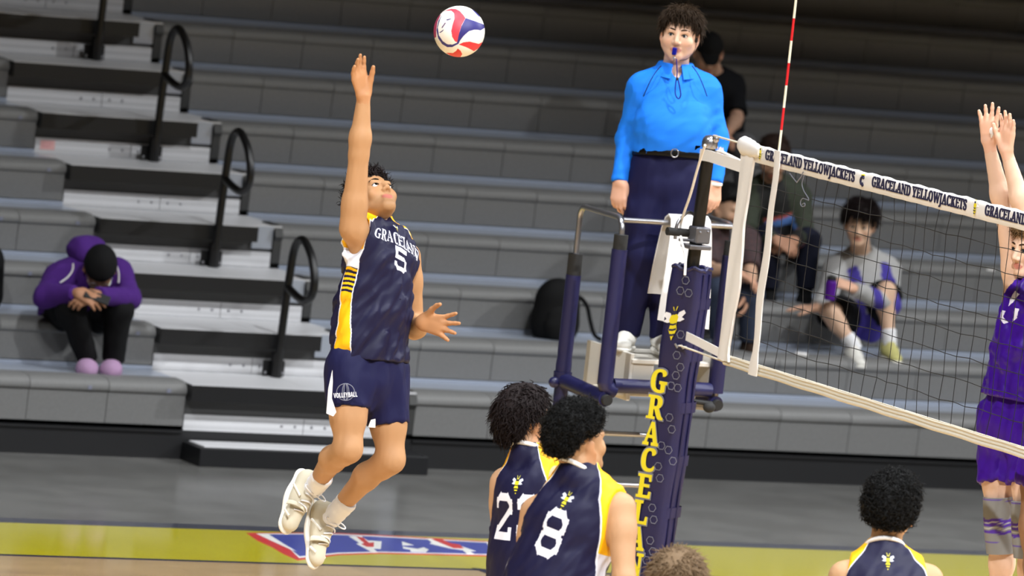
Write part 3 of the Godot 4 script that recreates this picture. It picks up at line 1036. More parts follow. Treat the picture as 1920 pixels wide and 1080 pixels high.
func stand() -> void:
	var zf := -1.05
	var zb := -1.47
	var xl := -0.19
	var xr := 0.392
	var t := thing("referee_stand", "referee stand with navy padded rails and white platform behind the net post", "referee stand", Vector3(0.1, 0, -1.26))
	var o := -t.position
	var g := G.new()
	# bent top rails
	g.tube(rounded([Vector3(xl, 1.72, zb) + o, Vector3(xl, 1.99, zb) + o, Vector3(xl, 1.985, zf) + o, Vector3(xl, 1.8, zf) + o], 0.02, 0.05), 0.0135, 12)
	put("top_rail", g, M.steel, t)
	g = G.new()
	g.tube(rounded([Vector3(xr, 1.72, zb) + o, Vector3(xr, 1.99, zb) + o, Vector3(xr, 1.985, zf) + o, Vector3(xr, 1.8, zf) + o], 0.02, 0.05), 0.0135, 12)
	put("top_rail", g, M.steel, t)
	g = G.new()
	g.tube([Vector3(xl, 1.978, zf) + o, Vector3(xr, 1.978, zf) + o], 0.0125, 12)
	put("cross_rail", g, M.steel, t)
	# padded uprights: back pair runs to the floor
	for x in [xl, xr]:
		g = G.new()
		g.tube([Vector3(x, 0.03, zb) + o, Vector3(x, 1.72, zb) + o], 0.02, 12)
		put("leg", g, M.steel, t)
		g = G.new()
		g.tube([Vector3(x, 1.66, zb) + o, Vector3(x, 1.765, zb) + o], 0.034, 16)
		put("foam_sleeve", g, M.foam_black, t)
		g = G.new()
		var pp := []
		var pr := []
		for i in 14:
			var y := 1.665 - i * 0.5 / 13.0
			pp.append(Vector3(x, y, zb) + o)
			pr.append(0.036 + (0.002 * sin(i * 1.8) if i > 9 else 0.0))
		g.tube(pp, pr, 18)
		g.tube([Vector3(x, 1.16, zb) + o, Vector3(x, 0.55, zb) + o], 0.033, 18)
		put("leg_pad", g, M.navy_vinyl, t)
		g = G.new()
		g.tube([Vector3(x, 1.21, zb) + o, Vector3(x, 1.165, zb) + o], 0.043, 16)
		g.ball(Vector3(x - 0.045, 1.16, zb + 0.01) + o, Basis.IDENTITY, Vector3(0.028, 0.026, 0.026))
		put("joint_knob", g, M.navy_vinyl, t)
		# front uprights
		g = G.new()
		g.tube([Vector3(x, 1.835, zf) + o, Vector3(x, 1.91, zf) + o], 0.033, 16)
		put("foam_sleeve", g, M.foam_black, t)
		g = G.new()
		g.tube(rounded([Vector3(x, 1.842, zf) + o, Vector3(x, 1.25, zf) + o, Vector3(x, 1.2, zf) + o, Vector3(x + 0.05, 1.19, zf) + o], 0.03, 0.03) if x < 0 else [Vector3(x, 1.842, zf) + o, Vector3(x, 1.2, zf) + o], 0.037, 18)
		put("front_pad", g, M.navy_vinyl, t)
		g = G.new()
		g.tube([Vector3(x, 1.17, zb + 0.03) + o, Vector3(x, 1.15, zf + 0.02) + o], 0.036, 18)
		put("side_pad", g, M.navy_vinyl, t)
		g = G.new()
		g.tube([Vector3(x, 1.15, zf - 0.01) + o, Vector3(x, 1.147, zf + 0.045) + o], 0.025, 14)
		put("tube_end", g, M.foam_black, t)
		g = G.new()
		g.tube(rounded([Vector3(x + 0.0, 1.2, zf) + o, Vector3(x, 1.13, zf) + o, Vector3(x - 0.03, 1.12, zf - 0.1) + o], 0.02, 0.03), 0.016, 12)
		put("elbow", g, M.steel, t)
		# floor runner, diagonal brace
		g = G.new()
		g.tube([Vector3(x, 0.03, zb - 0.45) + o, Vector3(x, 0.03, zf + 0.15) + o], 0.025, 12)
		put("floor_runner", g, M.navy_vinyl, t)
		g = G.new()
		g.tube([Vector3(x, 0.04, zb - 0.42) + o, Vector3(x, 1.1, zb - 0.01) + o], 0.018, 12)
		put("brace", g, M.steel, t)
	g = G.new()
	g.tube([Vector3(xl + 0.04, 1.212, zf) + o, Vector3(xr - 0.03, 1.212, zf) + o], 0.034, 18)
	put("front_cross_pad", g, M.navy_vinyl, t)
	g = G.new()
	g.tube([Vector3(xr - 0.14, 1.16, zf + 0.02) + o, Vector3(xr - 0.02, 1.15, zf + 0.02) + o], 0.012, 10)
	g.ball(Vector3(xr - 0.04, 1.135, zf + 0.03) + o, Basis.IDENTITY, Vector3(0.03, 0.026, 0.026))
	put("lock_pin", g, M.foam_black, t)
	for y in [0.93, 0.69, 0.45, 0.21]:
		g = G.new()
		g.tube([Vector3(xl, y, zb) + o, Vector3(xr, y, zb) + o], 0.0115, 10)
		put("rung", g, M.steel, t)
	# platform
	g = G.new()
	g.bevel_box(Transform3D(Basis.IDENTITY, Vector3(0.165, 1.325, -1.27) + o), Vector3(0.43, 0.022, 0.4), 0.004)
	var pf := put("platform", g, M.white_paint, t)
	g = G.new()
	g.bevel_box(Transform3D(Basis.IDENTITY, Vector3(-0.045, 1.25, -1.3) + o), Vector3(0.02, 0.22, 0.44), 0.003)
	put("side_board", g, M.white_paint, pf)
	g = G.new()
	g.bevel_box(Transform3D(Basis.IDENTITY, Vector3(0.375, 1.25, -1.3) + o), Vector3(0.02, 0.22, 0.44), 0.003)
	put("side_board", g, M.white_paint, pf)
	g = G.new()
	g.bevel_box(Transform3D(Basis.IDENTITY, Vector3(0.02, 1.262, -1.1) + o), Vector3(0.11, 0.1, 0.03), 0.003)
	put("front_board", g, M.white_paint, pf)
	g = G.new()
	g.bevel_box(Transform3D(Basis.IDENTITY, Vector3(0.1, 1.17, -1.2) + o), Vector3(0.44, 0.022, 0.2), 0.003)
	put("lower_shelf", g, M.cream_cord, pf)
	# towel over the front rail
	var tw := thing("towel", "white towel draped over the stand rail beside the post", "towel", Vector3(0.12, 1.55, -1.0))
	g = G.new()
	var pts := []
	var prof := [[1.64, -1.10], [1.75, -1.103], [1.87, -1.098], [1.95, -1.09], [2.0, -1.075], [2.016, -1.05], [2.0, -1.022], [1.95, -1.006], [1.87, -0.998], [1.78, -0.992], [1.69, -0.988], [1.6, -0.985], [1.535, -0.984]]
	var nu := 13
	for q in prof:
		for i in nu:
			var f := i / (nu - 1.0)
			var k := clampf((2.02 - q[0]) * 2.2, 0.0, 1.0)
			var x := lerpf(lerpf(0.045, 0.005, k), lerpf(0.25, 0.29, k), f)
			var fold := (0.014 * sin(f * 11.0 + 0.6) + 0.006 * sin(f * 23.0)) * k * (1.0 if q[1] > -1.05 else -0.6)
			pts.append(Vector3(x, q[0] - (0.035 * f * k if q[1] > -1.05 else 0.0), q[1] + fold) - tw.position)
	sheet(g, pts, nu, prof.size(), 0.008)
	put("cloth", g, M.white_cloth, tw)

func ball() -> void:
	var c := U(861, 59, 26.6)
	var t := thing("volleyball", "red, white and blue volleyball in the air", "ball", c)
	var polys := []
	for q in [
		[Color(0.13, 0.11, 0.42), [[950, 295], [1090, 340], [1230, 385], [1250, 430], [1185, 480], [1090, 473], [1000, 500], [920, 570], [865, 640], [835, 695], [740, 742], [660, 742], [580, 695], [520, 605], [492, 480], [525, 330], [585, 225], [545, 320], [512, 440], [530, 560], [590, 650], [660, 700], [740, 706], [815, 678], [840, 560], [880, 430]]],
		[Color(0.82, 0.2, 0.27), [[560, 215], [640, 165], [720, 143], [790, 148], [860, 185], [920, 255], [945, 298], [885, 410], [850, 520], [822, 672], [785, 660], [740, 590], [725, 500], [745, 400], [775, 300], [765, 215], [720, 175], [640, 175]]],
		[Color(0.8, 0.14, 0.17), [[840, 705], [920, 670], [1010, 660], [1150, 690], [1240, 640], [1200, 720], [1140, 760], [1075, 800], [960, 745]]],
		[Color(0.8, 0.16, 0.14), [[825, 765], [870, 800], [893, 850], [860, 895], [740, 885], [640, 825], [750, 832], [800, 800]]],
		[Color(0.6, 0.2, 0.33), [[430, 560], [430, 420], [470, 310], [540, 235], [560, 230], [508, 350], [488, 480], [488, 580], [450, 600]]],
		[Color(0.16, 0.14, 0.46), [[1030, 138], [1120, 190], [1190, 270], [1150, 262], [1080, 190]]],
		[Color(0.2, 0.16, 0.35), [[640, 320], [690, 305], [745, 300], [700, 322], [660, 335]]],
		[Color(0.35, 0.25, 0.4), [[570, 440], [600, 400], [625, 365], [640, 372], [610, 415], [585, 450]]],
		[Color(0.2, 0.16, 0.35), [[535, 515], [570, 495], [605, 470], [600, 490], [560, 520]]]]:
		var pv := PackedVector2Array()
		for a in q[1]:
			pv.append(Vector2((a[0] - 845.0) / 400.0, (490.0 - a[1]) / 398.0))
		polys.append([q[0], pv])
	var w := 512
	var h := 256
	var im := Image.create(w, h, false, Image.FORMAT_RGB8)
	im.fill(Color(0.88, 0.87, 0.84))
	for y in h:
		var th := PI * (y + 0.5) / h
		for x in w:
			var ph := TAU * (x + 0.5) / w
			var d := Vector2(sin(th) * cos(ph), cos(th))
			for q in polys:
				if Geometry2D.is_point_in_polygon(d, q[1]):
					im.set_pixel(x, y, q[0])
					break
	var m := mat("ball_leather", Color(1, 1, 1), 0.5)
	m.albedo_texture = ImageTexture.create_from_image(im)
	var g := G.new()
	var pts := []
	var uvs := []
	var b := Basis(CR, CU, -CF).orthonormalized()
	var nu := 64
	var nv := 32
	for j in nv + 1:
		var th := PI * (1.0 - float(j) / nv)
		for i in nu + 1:
			var ph := TAU * i / nu
			pts.append(b * Vector3(sin(th) * cos(ph), cos(th), sin(th) * sin(ph)) * 0.104)
			uvs.append(Vector2(float(i) / nu, 1.0 - float(j) / nv))
	var rp := []
	var ru := []
	for j in nv + 1:
		for i in nu + 1:
			rp.append(pts[j * (nu + 1) + nu - i])
			ru.append(uvs[j * (nu + 1) + nu - i])
	g.grid(rp, nu + 1, nv + 1, false, ru)
	put("panelled_skin", g, m, t)

# ---- bodies: a distance field of tapered bones, meshed as surface nets --------------
class Prim:
	var t := 0
	var a := Vector3.ZERO
	var ba := Vector3.ZERO
	var ib := 0.0
	var r := 0.0
	var dr := 0.0
	var f := Vector3.ZERO
	var fs := 0.0
	var ds := 1.0
	var k := 0.03
	var m := Basis.IDENTITY
	var cuts: Array[Plane] = []
	var lo := Vector3.ZERO
	var hi := Vector3.ZERO

	func dist(p: Vector3) -> float:
		var d: float
		var w := p - a
		if t == 2:
			d = ((m * w).length() - 1.0) * ds
		else:
			if fs != 0.0:
				w += f * (w.dot(f) * fs)
			var h := clampf(w.dot(ba) * ib, 0.0, 1.0)
			d = ((w - ba * h).length() - (r + dr * h)) * ds
		for c in cuts:
			d = maxf(d, c.normal.dot(p) - c.d)
		return d

static func cone(a: Vector3, b: Vector3, ra: float, rb: float, k := 0.03) -> Prim:
	var q := Prim.new()
	q.a = a
	q.ba = b - a
	q.ib = 1.0 / maxf(q.ba.length_squared(), 1e-9)
	q.r = ra
	q.dr = rb - ra
	q.k = k
	var e := Vector3.ONE * maxf(ra, rb)
	q.lo = a.min(b) - e
	q.hi = a.max(b) + e
	return q

static func flatcone(a: Vector3, b: Vector3, front: Vector3, ra: float, rb: float, ratio: float, k := 0.03) -> Prim:    # radii across, times ratio towards front
	var q := cone(a, b, ra, rb, k)
	var ax := (b - a).normalized()
	q.f = (front - ax * front.dot(ax)).normalized()
	q.fs = 1.0 / ratio - 1.0
	q.ds = minf(1.0, ratio)
	var e := Vector3.ONE * maxf(ra, rb) * maxf(1.0, ratio)
	q.lo = a.min(b) - e
	q.hi = a.max(b) + e
	return q

static func egg(c: Vector3, b: Basis, r: Vector3, k := 0.02) -> Prim:
	var q := Prim.new()
	q.t = 2
	q.a = c
	q.m = Basis.from_scale(Vector3(1.0 / r.x, 1.0 / r.y, 1.0 / r.z)) * b.transposed()
	q.ds = minf(r.x, minf(r.y, r.z))
	q.k = k
	var e := Vector3.ONE * maxf(r.x, maxf(r.y, r.z))
	q.lo = c - e
	q.hi = c + e
	return q

static func cut(q: Prim, at: Vector3, n: Vector3) -> Prim:      # keeps what lies behind the plane
	var u := n.normalized()
	q.cuts.append(Plane(u, u.dot(at)))
	return q

class Job:
	var prims: Array = []
	var subs: Array = []
	var cell := 0.012
	var noise: FastNoiseLite
	var amp := 0.0
	var stretch := Basis.IDENTITY
	var planes: Array[Plane] = []
	var v := PackedVector3Array()
	var ix := PackedInt32Array()

	func field(p: Vector3, pl: Array, sl: Array) -> float:
		var d := 1e3
		for q: Prim in pl:
			var e := q.dist(p)
			var h := maxf(q.k - absf(d - e), 0.0) / q.k
			d = minf(d, e) - h * h * q.k * 0.25
		if amp > 0.0 and absf(d) < 0.05:
			d += amp * noise.get_noise_3dv(stretch * p)
		for q: Prim in sl:
			var e := -q.dist(p)
			var h := maxf(q.k - absf(d - e), 0.0) / q.k
			d = maxf(d, e) + h * h * q.k * 0.25
		for c in planes:
			d = maxf(d, c.normal.dot(p) - c.d)
		return d

	func run() -> void:
		const B := 4
		var lo := Vector3.ONE * 1e6
		var hi := Vector3.ONE * -1e6
		for q: Prim in prims:
			lo = lo.min(q.lo)
			hi = hi.max(q.hi)
		lo -= Vector3.ONE * cell * 3.0
		hi += Vector3.ONE * cell * 3.0
		var n := Vector3i(((hi - lo) / (cell * B)).ceil()) + Vector3i.ONE
		var nx := n.x * B + 2
		var ny := n.y * B + 2
		var diag := cell * B * 0.8661
		var cells := {}
		var keys := PackedInt64Array()
		var corner := PackedInt32Array()
		var val := PackedFloat32Array()
		val.resize(125)
		for bz in n.z:
			for by in n.y:
				for bx in n.x:
					var o := lo + Vector3(bx, by, bz) * (cell * B)
					var c := o + Vector3.ONE * (cell * B * 0.5)
					var best := 1e3
					var ds := PackedFloat32Array()
					for q: Prim in prims:
						var e := q.dist(c)
						ds.append(e)
						best = minf(best, e)
					if best > diag + 0.012 + amp or best < -diag * 2.2 - 0.05:
						continue
					var pl := []
					for i in prims.size():
						if ds[i] < best + diag * 2.0 + prims[i].k:
							pl.append(prims[i])
					var sl := []
					for q: Prim in subs:
						if q.dist(c) < diag + q.k + 0.01:
							sl.append(q)
					var neg := 0
					for i in 125:
						var p := o + Vector3(i % 5, (i / 5) % 5, i / 25) * cell
						var d := field(p, pl, sl)
						val[i] = d
						if d < 0.0:
							neg += 1
					if neg == 0 or neg == 125:
						continue
					for z in B:
						for y in B:
							for x in B:
								var b := x + y * 5 + z * 25
								var mask := 0
								for i in 8:
									if val[b + (i & 1) + ((i >> 1) & 1) * 5 + (i >> 2) * 25] < 0.0:
										mask |= 1 << i
								if mask == 0 or mask == 255:
									continue
								var s := Vector3.ZERO
								var cnt := 0
								for e in EDGES:
									var ia: int = e[0]
									var ib: int = e[1]
									if ((mask >> ia) & 1) == ((mask >> ib) & 1):
										continue
									var va := val[b + (ia & 1) + ((ia >> 1) & 1) * 5 + (ia >> 2) * 25]
									var vb := val[b + (ib & 1) + ((ib >> 1) & 1) * 5 + (ib >> 2) * 25]
									var pa := Vector3(ia & 1, (ia >> 1) & 1, ia >> 2)
									var pb := Vector3(ib & 1, (ib >> 1) & 1, ib >> 2)
									s += pa.lerp(pb, va / (va - vb))
									cnt += 1
								var gx := bx * B + x + 1
								var gy := by * B + y + 1
								var gz := bz * B + z + 1
								var key := gx + gy * nx + gz * nx * ny
								cells[key] = v.size()
								keys.append(key)
								corner.append(mask)
								v.append(o + (Vector3(x, y, z) + s / cnt) * cell)
		var st := [1, nx, nx * ny]
		for i in keys.size():
			var mk := corner[i]
			var in0 := mk & 1
			for a in 3:
				var in1: int = (mk >> [1, 2, 4][a]) & 1
				if in0 == in1:
					continue
				var s1: int = st[(a + 1) % 3]
				var s2: int = st[(a + 2) % 3]
				var k0 := keys[i]
				var q1 = cells.get(k0 - s1)
				var q2 = cells.get(k0 - s1 - s2)
				var q3 = cells.get(k0 - s2)
				if q1 == null or q2 == null or q3 == null:
					continue
				if in0 == 1:
					ix.append_array([i, q2, q1, i, q3, q2])
				else:
					ix.append_array([i, q1, q2, i, q2, q3])

	const EDGES := [[0, 1], [2, 3], [4, 5], [6, 7], [0, 2], [1, 3], [4, 6], [5, 7], [0, 4], [1, 5], [2, 6], [3, 7]]

	func into(g: G, col: Color) -> int:                 # adds the mesh to a builder, returns its first vertex
		var s := g.v.size()
		var cc := PackedColorArray()
		cc.resize(v.size())
		cc.fill(col)
		var uu := PackedVector2Array()
		uu.resize(v.size())
		g.v.append_array(v)
		g.c.append_array(cc)
		g.uv.append_array(uu)
		for k in range(0, ix.size(), 3):
			g.tri(s + ix[k], s + ix[k + 1], s + ix[k + 2])
		return s

var jobs: Array = []
var after: Array = []
func job(prims: Array, cell: float, subs := [], amp := 0.0, seed_ := 1, freq := 9.0, stretch := Basis.IDENTITY) -> Job:
	var j := Job.new()
	j.prims = prims
	j.subs = subs
	j.cell = cell
	j.amp = amp
	j.stretch = stretch
	if amp > 0.0:
		j.noise = FastNoiseLite.new()
		j.noise.seed = seed_
		j.noise.frequency = freq
		j.noise.fractal_octaves = 2
	jobs.append(j)
	return j

func run_job(i: int) -> void:
	jobs[i].run()

func run_jobs() -> void:
	var id := WorkerThreadPool.add_group_task(run_job, jobs.size(), -1, true)
	WorkerThreadPool.wait_for_group_task_completion(id)
	for c in after:
		c.call()
	jobs.clear()
	after.clear()

# ---- parts of people ------------------------------------------------------------------
func skin_mat(called: String) -> StandardMaterial3D:
	if not M.has(called):
		var m := mat(called, Color(1, 1, 1), 0.58)
		m.vertex_color_use_as_albedo = true
		m.metallic_specular = 0.4
	return M[called]

func cloth_mat(called: String, c: Color, rough := 0.75, sheen := 0.15) -> StandardMaterial3D:
	if not M.has(called):
		var m := mat(called, c, rough)
		m.rim_enabled = sheen > 0.0
		m.rim = sheen
		m.rim_tint = 0.7
		m.metallic_specular = 0.3
	return M[called]

class Head:
	var o := Vector3.ZERO
	var b := Basis.IDENTITY      # x to the person's left, y up, z forward
	var s := 1.0
	func at(x: float, y: float, z: float) -> Vector3:
		return o + b * (Vector3(x, y, z) * s)

func head_frame(o: Vector3, fwd: Vector3, up: Vector3, s := 1.0) -> Head:
	var h := Head.new()
	var z := fwd.normalized()
	var x := up.cross(z).normalized()
	h.b = Basis(x, z.cross(x).normalized(), z)
	h.o = o
	h.s = s
	return h

func head_prims(h: Head, neck: Vector3, fat := 0.0, neck_r := 0.054) -> Array:
	var s := h.s
	var P := [
		egg(h.at(0, 0.03, -0.012), h.b, Vector3(0.073, 0.086, 0.094) * s, 0.02),
		egg(h.at(0, -0.028, 0.028), h.b, Vector3(0.062 + fat, 0.082, 0.064) * s, 0.03),
		cone(h.at(0.047 + fat, -0.05, 0.0), h.at(0.012, -0.094, 0.066), (0.024 + fat * 0.6) * s, 0.021 * s, 0.02),
		cone(h.at(-0.047 - fat, -0.05, 0.0), h.at(-0.012, -0.094, 0.066), (0.024 + fat * 0.6) * s, 0.021 * s, 0.02),
		egg(h.at(0, -0.097, 0.074), h.b, Vector3(0.02, 0.015, 0.014) * s, 0.015),
		egg(h.at(0.042, -0.03, 0.06), h.b, Vector3(0.022 + fat, 0.022, 0.02) * s, 0.02),
		egg(h.at(-0.042, -0.03, 0.06), h.b, Vector3(0.022 + fat, 0.022, 0.02) * s, 0.02),
		cone(h.at(-0.036, 0.02, 0.077), h.at(0.036, 0.02, 0.077), 0.012 * s, 0.012 * s, 0.014),
		cone(h.at(0, 0.012, 0.088), h.at(0, -0.03, 0.107), 0.0075 * s, 0.0115 * s, 0.012),
		egg(h.at(0.0125, -0.037, 0.096), h.b, Vector3(0.0085, 0.0075, 0.01) * s, 0.008),
		egg(h.at(-0.0125, -0.037, 0.096), h.b, Vector3(0.0085, 0.0075, 0.01) * s, 0.008),
		cone(h.at(-0.018, -0.062, 0.084), h.at(0.018, -0.062, 0.084), 0.0065 * s, 0.0065 * s, 0.008),
		cone(h.at(-0.014, -0.073, 0.083), h.at(0.014, -0.073, 0.083), 0.0075 * s, 0.0075 * s, 0.008)]
	for e in [-1.0, 1.0]:
		var eb := h.b * Basis(Vector3.UP, 0.45 * e) * Basis(Vector3.RIGHT, -0.15)
		P.append(egg(h.at(0.081 * e, -0.008, -0.014), eb, Vector3(0.010, 0.034, 0.022) * s, 0.008))
		P.append(egg(h.at(0.075 * e, -0.034, -0.005), eb, Vector3(0.008, 0.012, 0.009) * s, 0.008))
	P.append(cone(h.at(0, -0.05, -0.025), neck, neck_r * s, (neck_r + 0.006) * s, 0.03))
	return P

func head_subs(h: Head) -> Array:
	var s := h.s
	var P := []
	for e in [-1.0, 1.0]:
		P.append(egg(h.at(0.032 * e, 0.001, 0.096), h.b, Vector3(0.0145, 0.0066, 0.017) * s, 0.007))
		P.append(egg(h.at(0.006 * e, -0.043, 0.1), h.b, Vector3(0.0035, 0.004, 0.006) * s, 0.003))
		P.append(egg(h.at(0.086 * e, -0.006, 0.0), h.b, Vector3(0.008, 0.016, 0.009) * s, 0.005))
	return P

func face_paint(g: G, from: int, h: Head, skin: Color, lips: Color, beard := Color(0, 0, 0, 0)) -> void:
	for i in range(from, g.v.size()):
		var q := h.b.transposed() * (g.v[i] - h.o) / h.s
		var c := skin
		if q.z > 0.03:
			var ld := Vector2(q.x / 0.026, (q.y + 0.067) / 0.0125).length()
			if ld < 1.0 and q.z > 0.07:
				c = lips
			elif beard.a > 0.0:
				var k := smoothstep(-0.04, -0.06, q.y) * beard.a
				c = c.lerp(Color(beard.r, beard.g, beard.b), k)
			var cheek := maxf(0.0, 1.0 - Vector2((absf(q.x) - 0.042) / 0.024, (q.y + 0.035) / 0.024).length())
			c = c.lerp(Color(c.r * 1.02, c.g * 0.82, c.b * 0.8), cheek * 0.6)
		if absf(q.x) > 0.074 and absf(q.y + 0.012) < 0.04 and absf(q.z + 0.01) < 0.03:
			c = c.lerp(Color(c.r, c.g * 0.78, c.b * 0.75), 0.5)
		g.c[i] = c

func eyes(h: Head, parent: Node, iris: Color, look := Vector3(0, 0, 1), brow := Color(0.03, 0.02, 0.015)) -> void:
	for e in [-1.0, 1.0]:
		var g := G.new()
		var c := h.at(0.032 * e, 0.0005, 0.0765)
		g.ball(c, h.b, Vector3.ONE * 0.0118 * h.s, 16, 12)
		var eye := put("eye", g, M.eye_white, parent)
		g = G.new()
		var d := (h.b * look).normalized()
		g.lathe(c + d * 0.0114 * h.s, d, [Vector2(0.0062, -0.0012), Vector2(0.0058, 0.0008), Vector2(0.003, 0.0013), Vector2(0.0, 0.0014)], 14)
		var im := cloth_mat("iris_%s" % iris.to_html(false), iris, 0.2, 0.0)
		put("iris", g, im, eye)
		g = G.new()
		var lid := []
		for i in 7:
			var f := i / 6.0
			lid.append(h.at((0.018 + 0.028 * f) * e, 0.0058 * sin(PI * f) + 0.0015, 0.0885 - 0.009 * f * f + 0.001 * sin(PI * f)))
		g.tube(lid, 0.0018 * h.s, 6)
		put("upper_lid", g, cloth_mat("lash", brow, 0.7, 0.0), eye)
		g = G.new()
		var br := []
		var rr := []
		for i in 8:
			var f := i / 7.0
			br.append(h.at((0.013 + 0.037 * f) * e, 0.02 + 0.008 * sin(PI * (0.15 + 0.7 * f)), 0.0925 - 0.018 * f * f))
			rr.append((0.0026 + 0.0014 * sin(PI * f)) * h.s)
		g.tube(br, rr, 6)
		put("eyebrow", g, cloth_mat("brow_%s" % brow.to_html(false), brow, 0.8, 0.0), parent)

# a hand: wrist, direction of the fingers, direction the palm faces, bend of the fingers (0 straight .. 1 fist), side +1 if the thumb points along dir x palm
func hand_prims(w: Vector3, dir: Vector3, palm: Vector3, side: float, bend: Array, spread := 0.12, s := 1.0, thumb_out := 0.8) -> Array:
	var d := dir.normalized()
	var n := (palm - d * palm.dot(d)).normalized()
	var t := d.cross(n).normalized() * side           # towards the thumb
	var P := []
	var lens := [0.074, 0.083, 0.077, 0.06]
	for i in 4:
		var off := (1.5 - i) * 0.0205
		var k := w + d * (0.088 - 0.006 * absf(i - 1.2)) * s + t * off * s
		P.append(cone(w + d * 0.012 * s + t * off * 0.75 * s, k, 0.0125 * s, 0.0098 * s, 0.014))
		var fd := (d + t * (1.5 - i) * spread).normalized()
		var at := k
		var ang := 0.0
		for j in 3:
			ang += bend[i + 1] * [0.9, 1.5, 1.0][j]
			var sd := fd * cos(ang) + n * sin(ang)
			var l: float = lens[i] * [0.45, 0.31, 0.24][j] * s
			var b := at + sd * l
			P.append(cone(at, b, (0.0092 - 0.0008 * j) * s, (0.0086 - 0.0008 * j) * s, 0.006))
			at = b
	P.append(flatcone(w + d * 0.03 * s + t * 0.012 * s, w + d * 0.072 * s, n, 0.03 * s, 0.036 * s, 0.42, 0.012))
	# thumb
	var b0 := w + d * 0.02 * s + t * 0.026 * s + n * 0.004 * s
	var td: Vector3 = (d * (1.0 - 0.35 * thumb_out) + t * thumb_out + n * (0.25 + bend[0] * 0.6)).normalized()
	var b1: Vector3 = b0 + td * 0.044 * s
	P.append(cone(b0, b1, 0.0155 * s, 0.0115 * s, 0.016))
	td = (td + d * 0.35 + n * bend[0] * 0.5).normalized()
	var b2: Vector3 = b1 + td * 0.032 * s
	P.append(cone(b1, b2, 0.0112 * s, 0.0098 * s, 0.006))
	td = (td + d * 0.2 + n * bend[0] * 0.6 - t * bend[0] * 0.5).normalized()
	P.append(cone(b2, b2 + td * 0.024 * s, 0.0098 * s, 0.008 * s, 0.006))
	return P

func arm_prims(sh: Vector3, el: Vector3, wr: Vector3, w := 1.0) -> Array:
	var u := (el - sh)
	return [
		cone(sh, sh + u * 0.35, 0.054 * w, 0.05 * w, 0.03), cone(sh + u * 0.3, el, 0.05 * w, 0.038 * w, 0.02),
		cone(el, el.lerp(wr, 0.3), 0.039 * w, 0.043 * w, 0.02), cone(el.lerp(wr, 0.25), wr, 0.043 * w, 0.0255 * w, 0.02)]

func leg_prims(hip: Vector3, kn: Vector3, an: Vector3, back: Vector3, w := 1.0) -> Array:
	return [
		cone(hip, hip.lerp(kn, 0.6), 0.088 * w, 0.073 * w, 0.03), cone(hip.lerp(kn, 0.5), kn, 0.076 * w, 0.055 * w, 0.03),
		cone(kn, kn.lerp(an, 0.15), 0.055 * w, 0.05 * w, 0.03),
		cone(kn.lerp(an, 0.1) + back * 0.012, kn.lerp(an, 0.38) + back * 0.02, 0.046 * w, 0.053 * w, 0.03),
		cone(kn.lerp(an, 0.36) + back * 0.018, an, 0.052 * w, 0.034 * w, 0.03)]

# frame of a trunk: shoulders, hips -> centre points and axes
class Trunk:
	var s := Vector3.ZERO
	var h := Vector3.ZERO
	var up := Vector3.UP
	var side := Vector3.RIGHT     # towards the person's left
	var front := Vector3.BACK
	var hside := Vector3.RIGHT
	var hfront := Vector3.BACK
	var mid := Vector3.ZERO

func trunk(J: Dictionary) -> Trunk:
	var t := Trunk.new()
	t.s = (J.shR + J.shL) * 0.5
	t.h = (J.hipR + J.hipL) * 0.5
	t.up = (t.s - t.h).normalized()
	var d: Vector3 = J.shL - J.shR
	t.side = (d - t.up * d.dot(t.up)).normalized()
	t.front = t.side.cross(t.up).normalized()
	d = J.hipL - J.hipR
	t.hside = (d - t.up * d.dot(t.up)).normalized()
	t.hfront = t.hside.cross(t.up).normalized()
	t.mid = t.h.lerp(t.s, 0.42) + J.get("bend", Vector3.ZERO)
	return t

func trunk_prims(J: Dictionary, t: Trunk, w := 1.0, more := 0.0, belly := 0.0) -> Array:
	var P := [
		flatcone(t.s - t.up * 0.07, t.mid + t.up * 0.04, t.front, 0.162 * w + more, 0.132 * w + more, 0.68, 0.06),
		flatcone(t.mid + t.up * 0.05, t.h + t.up * 0.02, t.hfront, 0.130 * w + more, 0.148 * w + more, 0.74, 0.06),
		cone(J.shR.lerp(t.s, 0.2) - t.up * 0.01, J.shL.lerp(t.s, 0.2) - t.up * 0.01, 0.052 * w + more, 0.052 * w + more, 0.05),
		flatcone(t.s - t.up * 0.1 + t.front * 0.02, t.s - t.up * 0.17 + t.front * 0.035, t.front, 0.12 * w + more, 0.11 * w + more, 0.72, 0.05)]
	if belly > 0.0:
		P.append(egg(t.mid + t.front * (0.05 + belly), Basis(t.side, t.up, t.front), Vector3(0.12 * w, 0.13, 0.09 + more), 0.08))
	return P

func neck_prims(J: Dictionary, t: Trunk, h: Head, w := 1.0) -> Array:
	return [
		cone(h.at(0, -0.055, -0.028), J.neck, 0.053 * w, 0.06 * w, 0.03),
		cone(J.neck - t.up * 0.02, J.shR.lerp(t.s, 0.25), 0.036 * w, 0.04 * w, 0.04), cone(J.neck - t.up * 0.02, J.shL.lerp(t.s, 0.25), 0.036 * w, 0.04 * w, 0.04)]

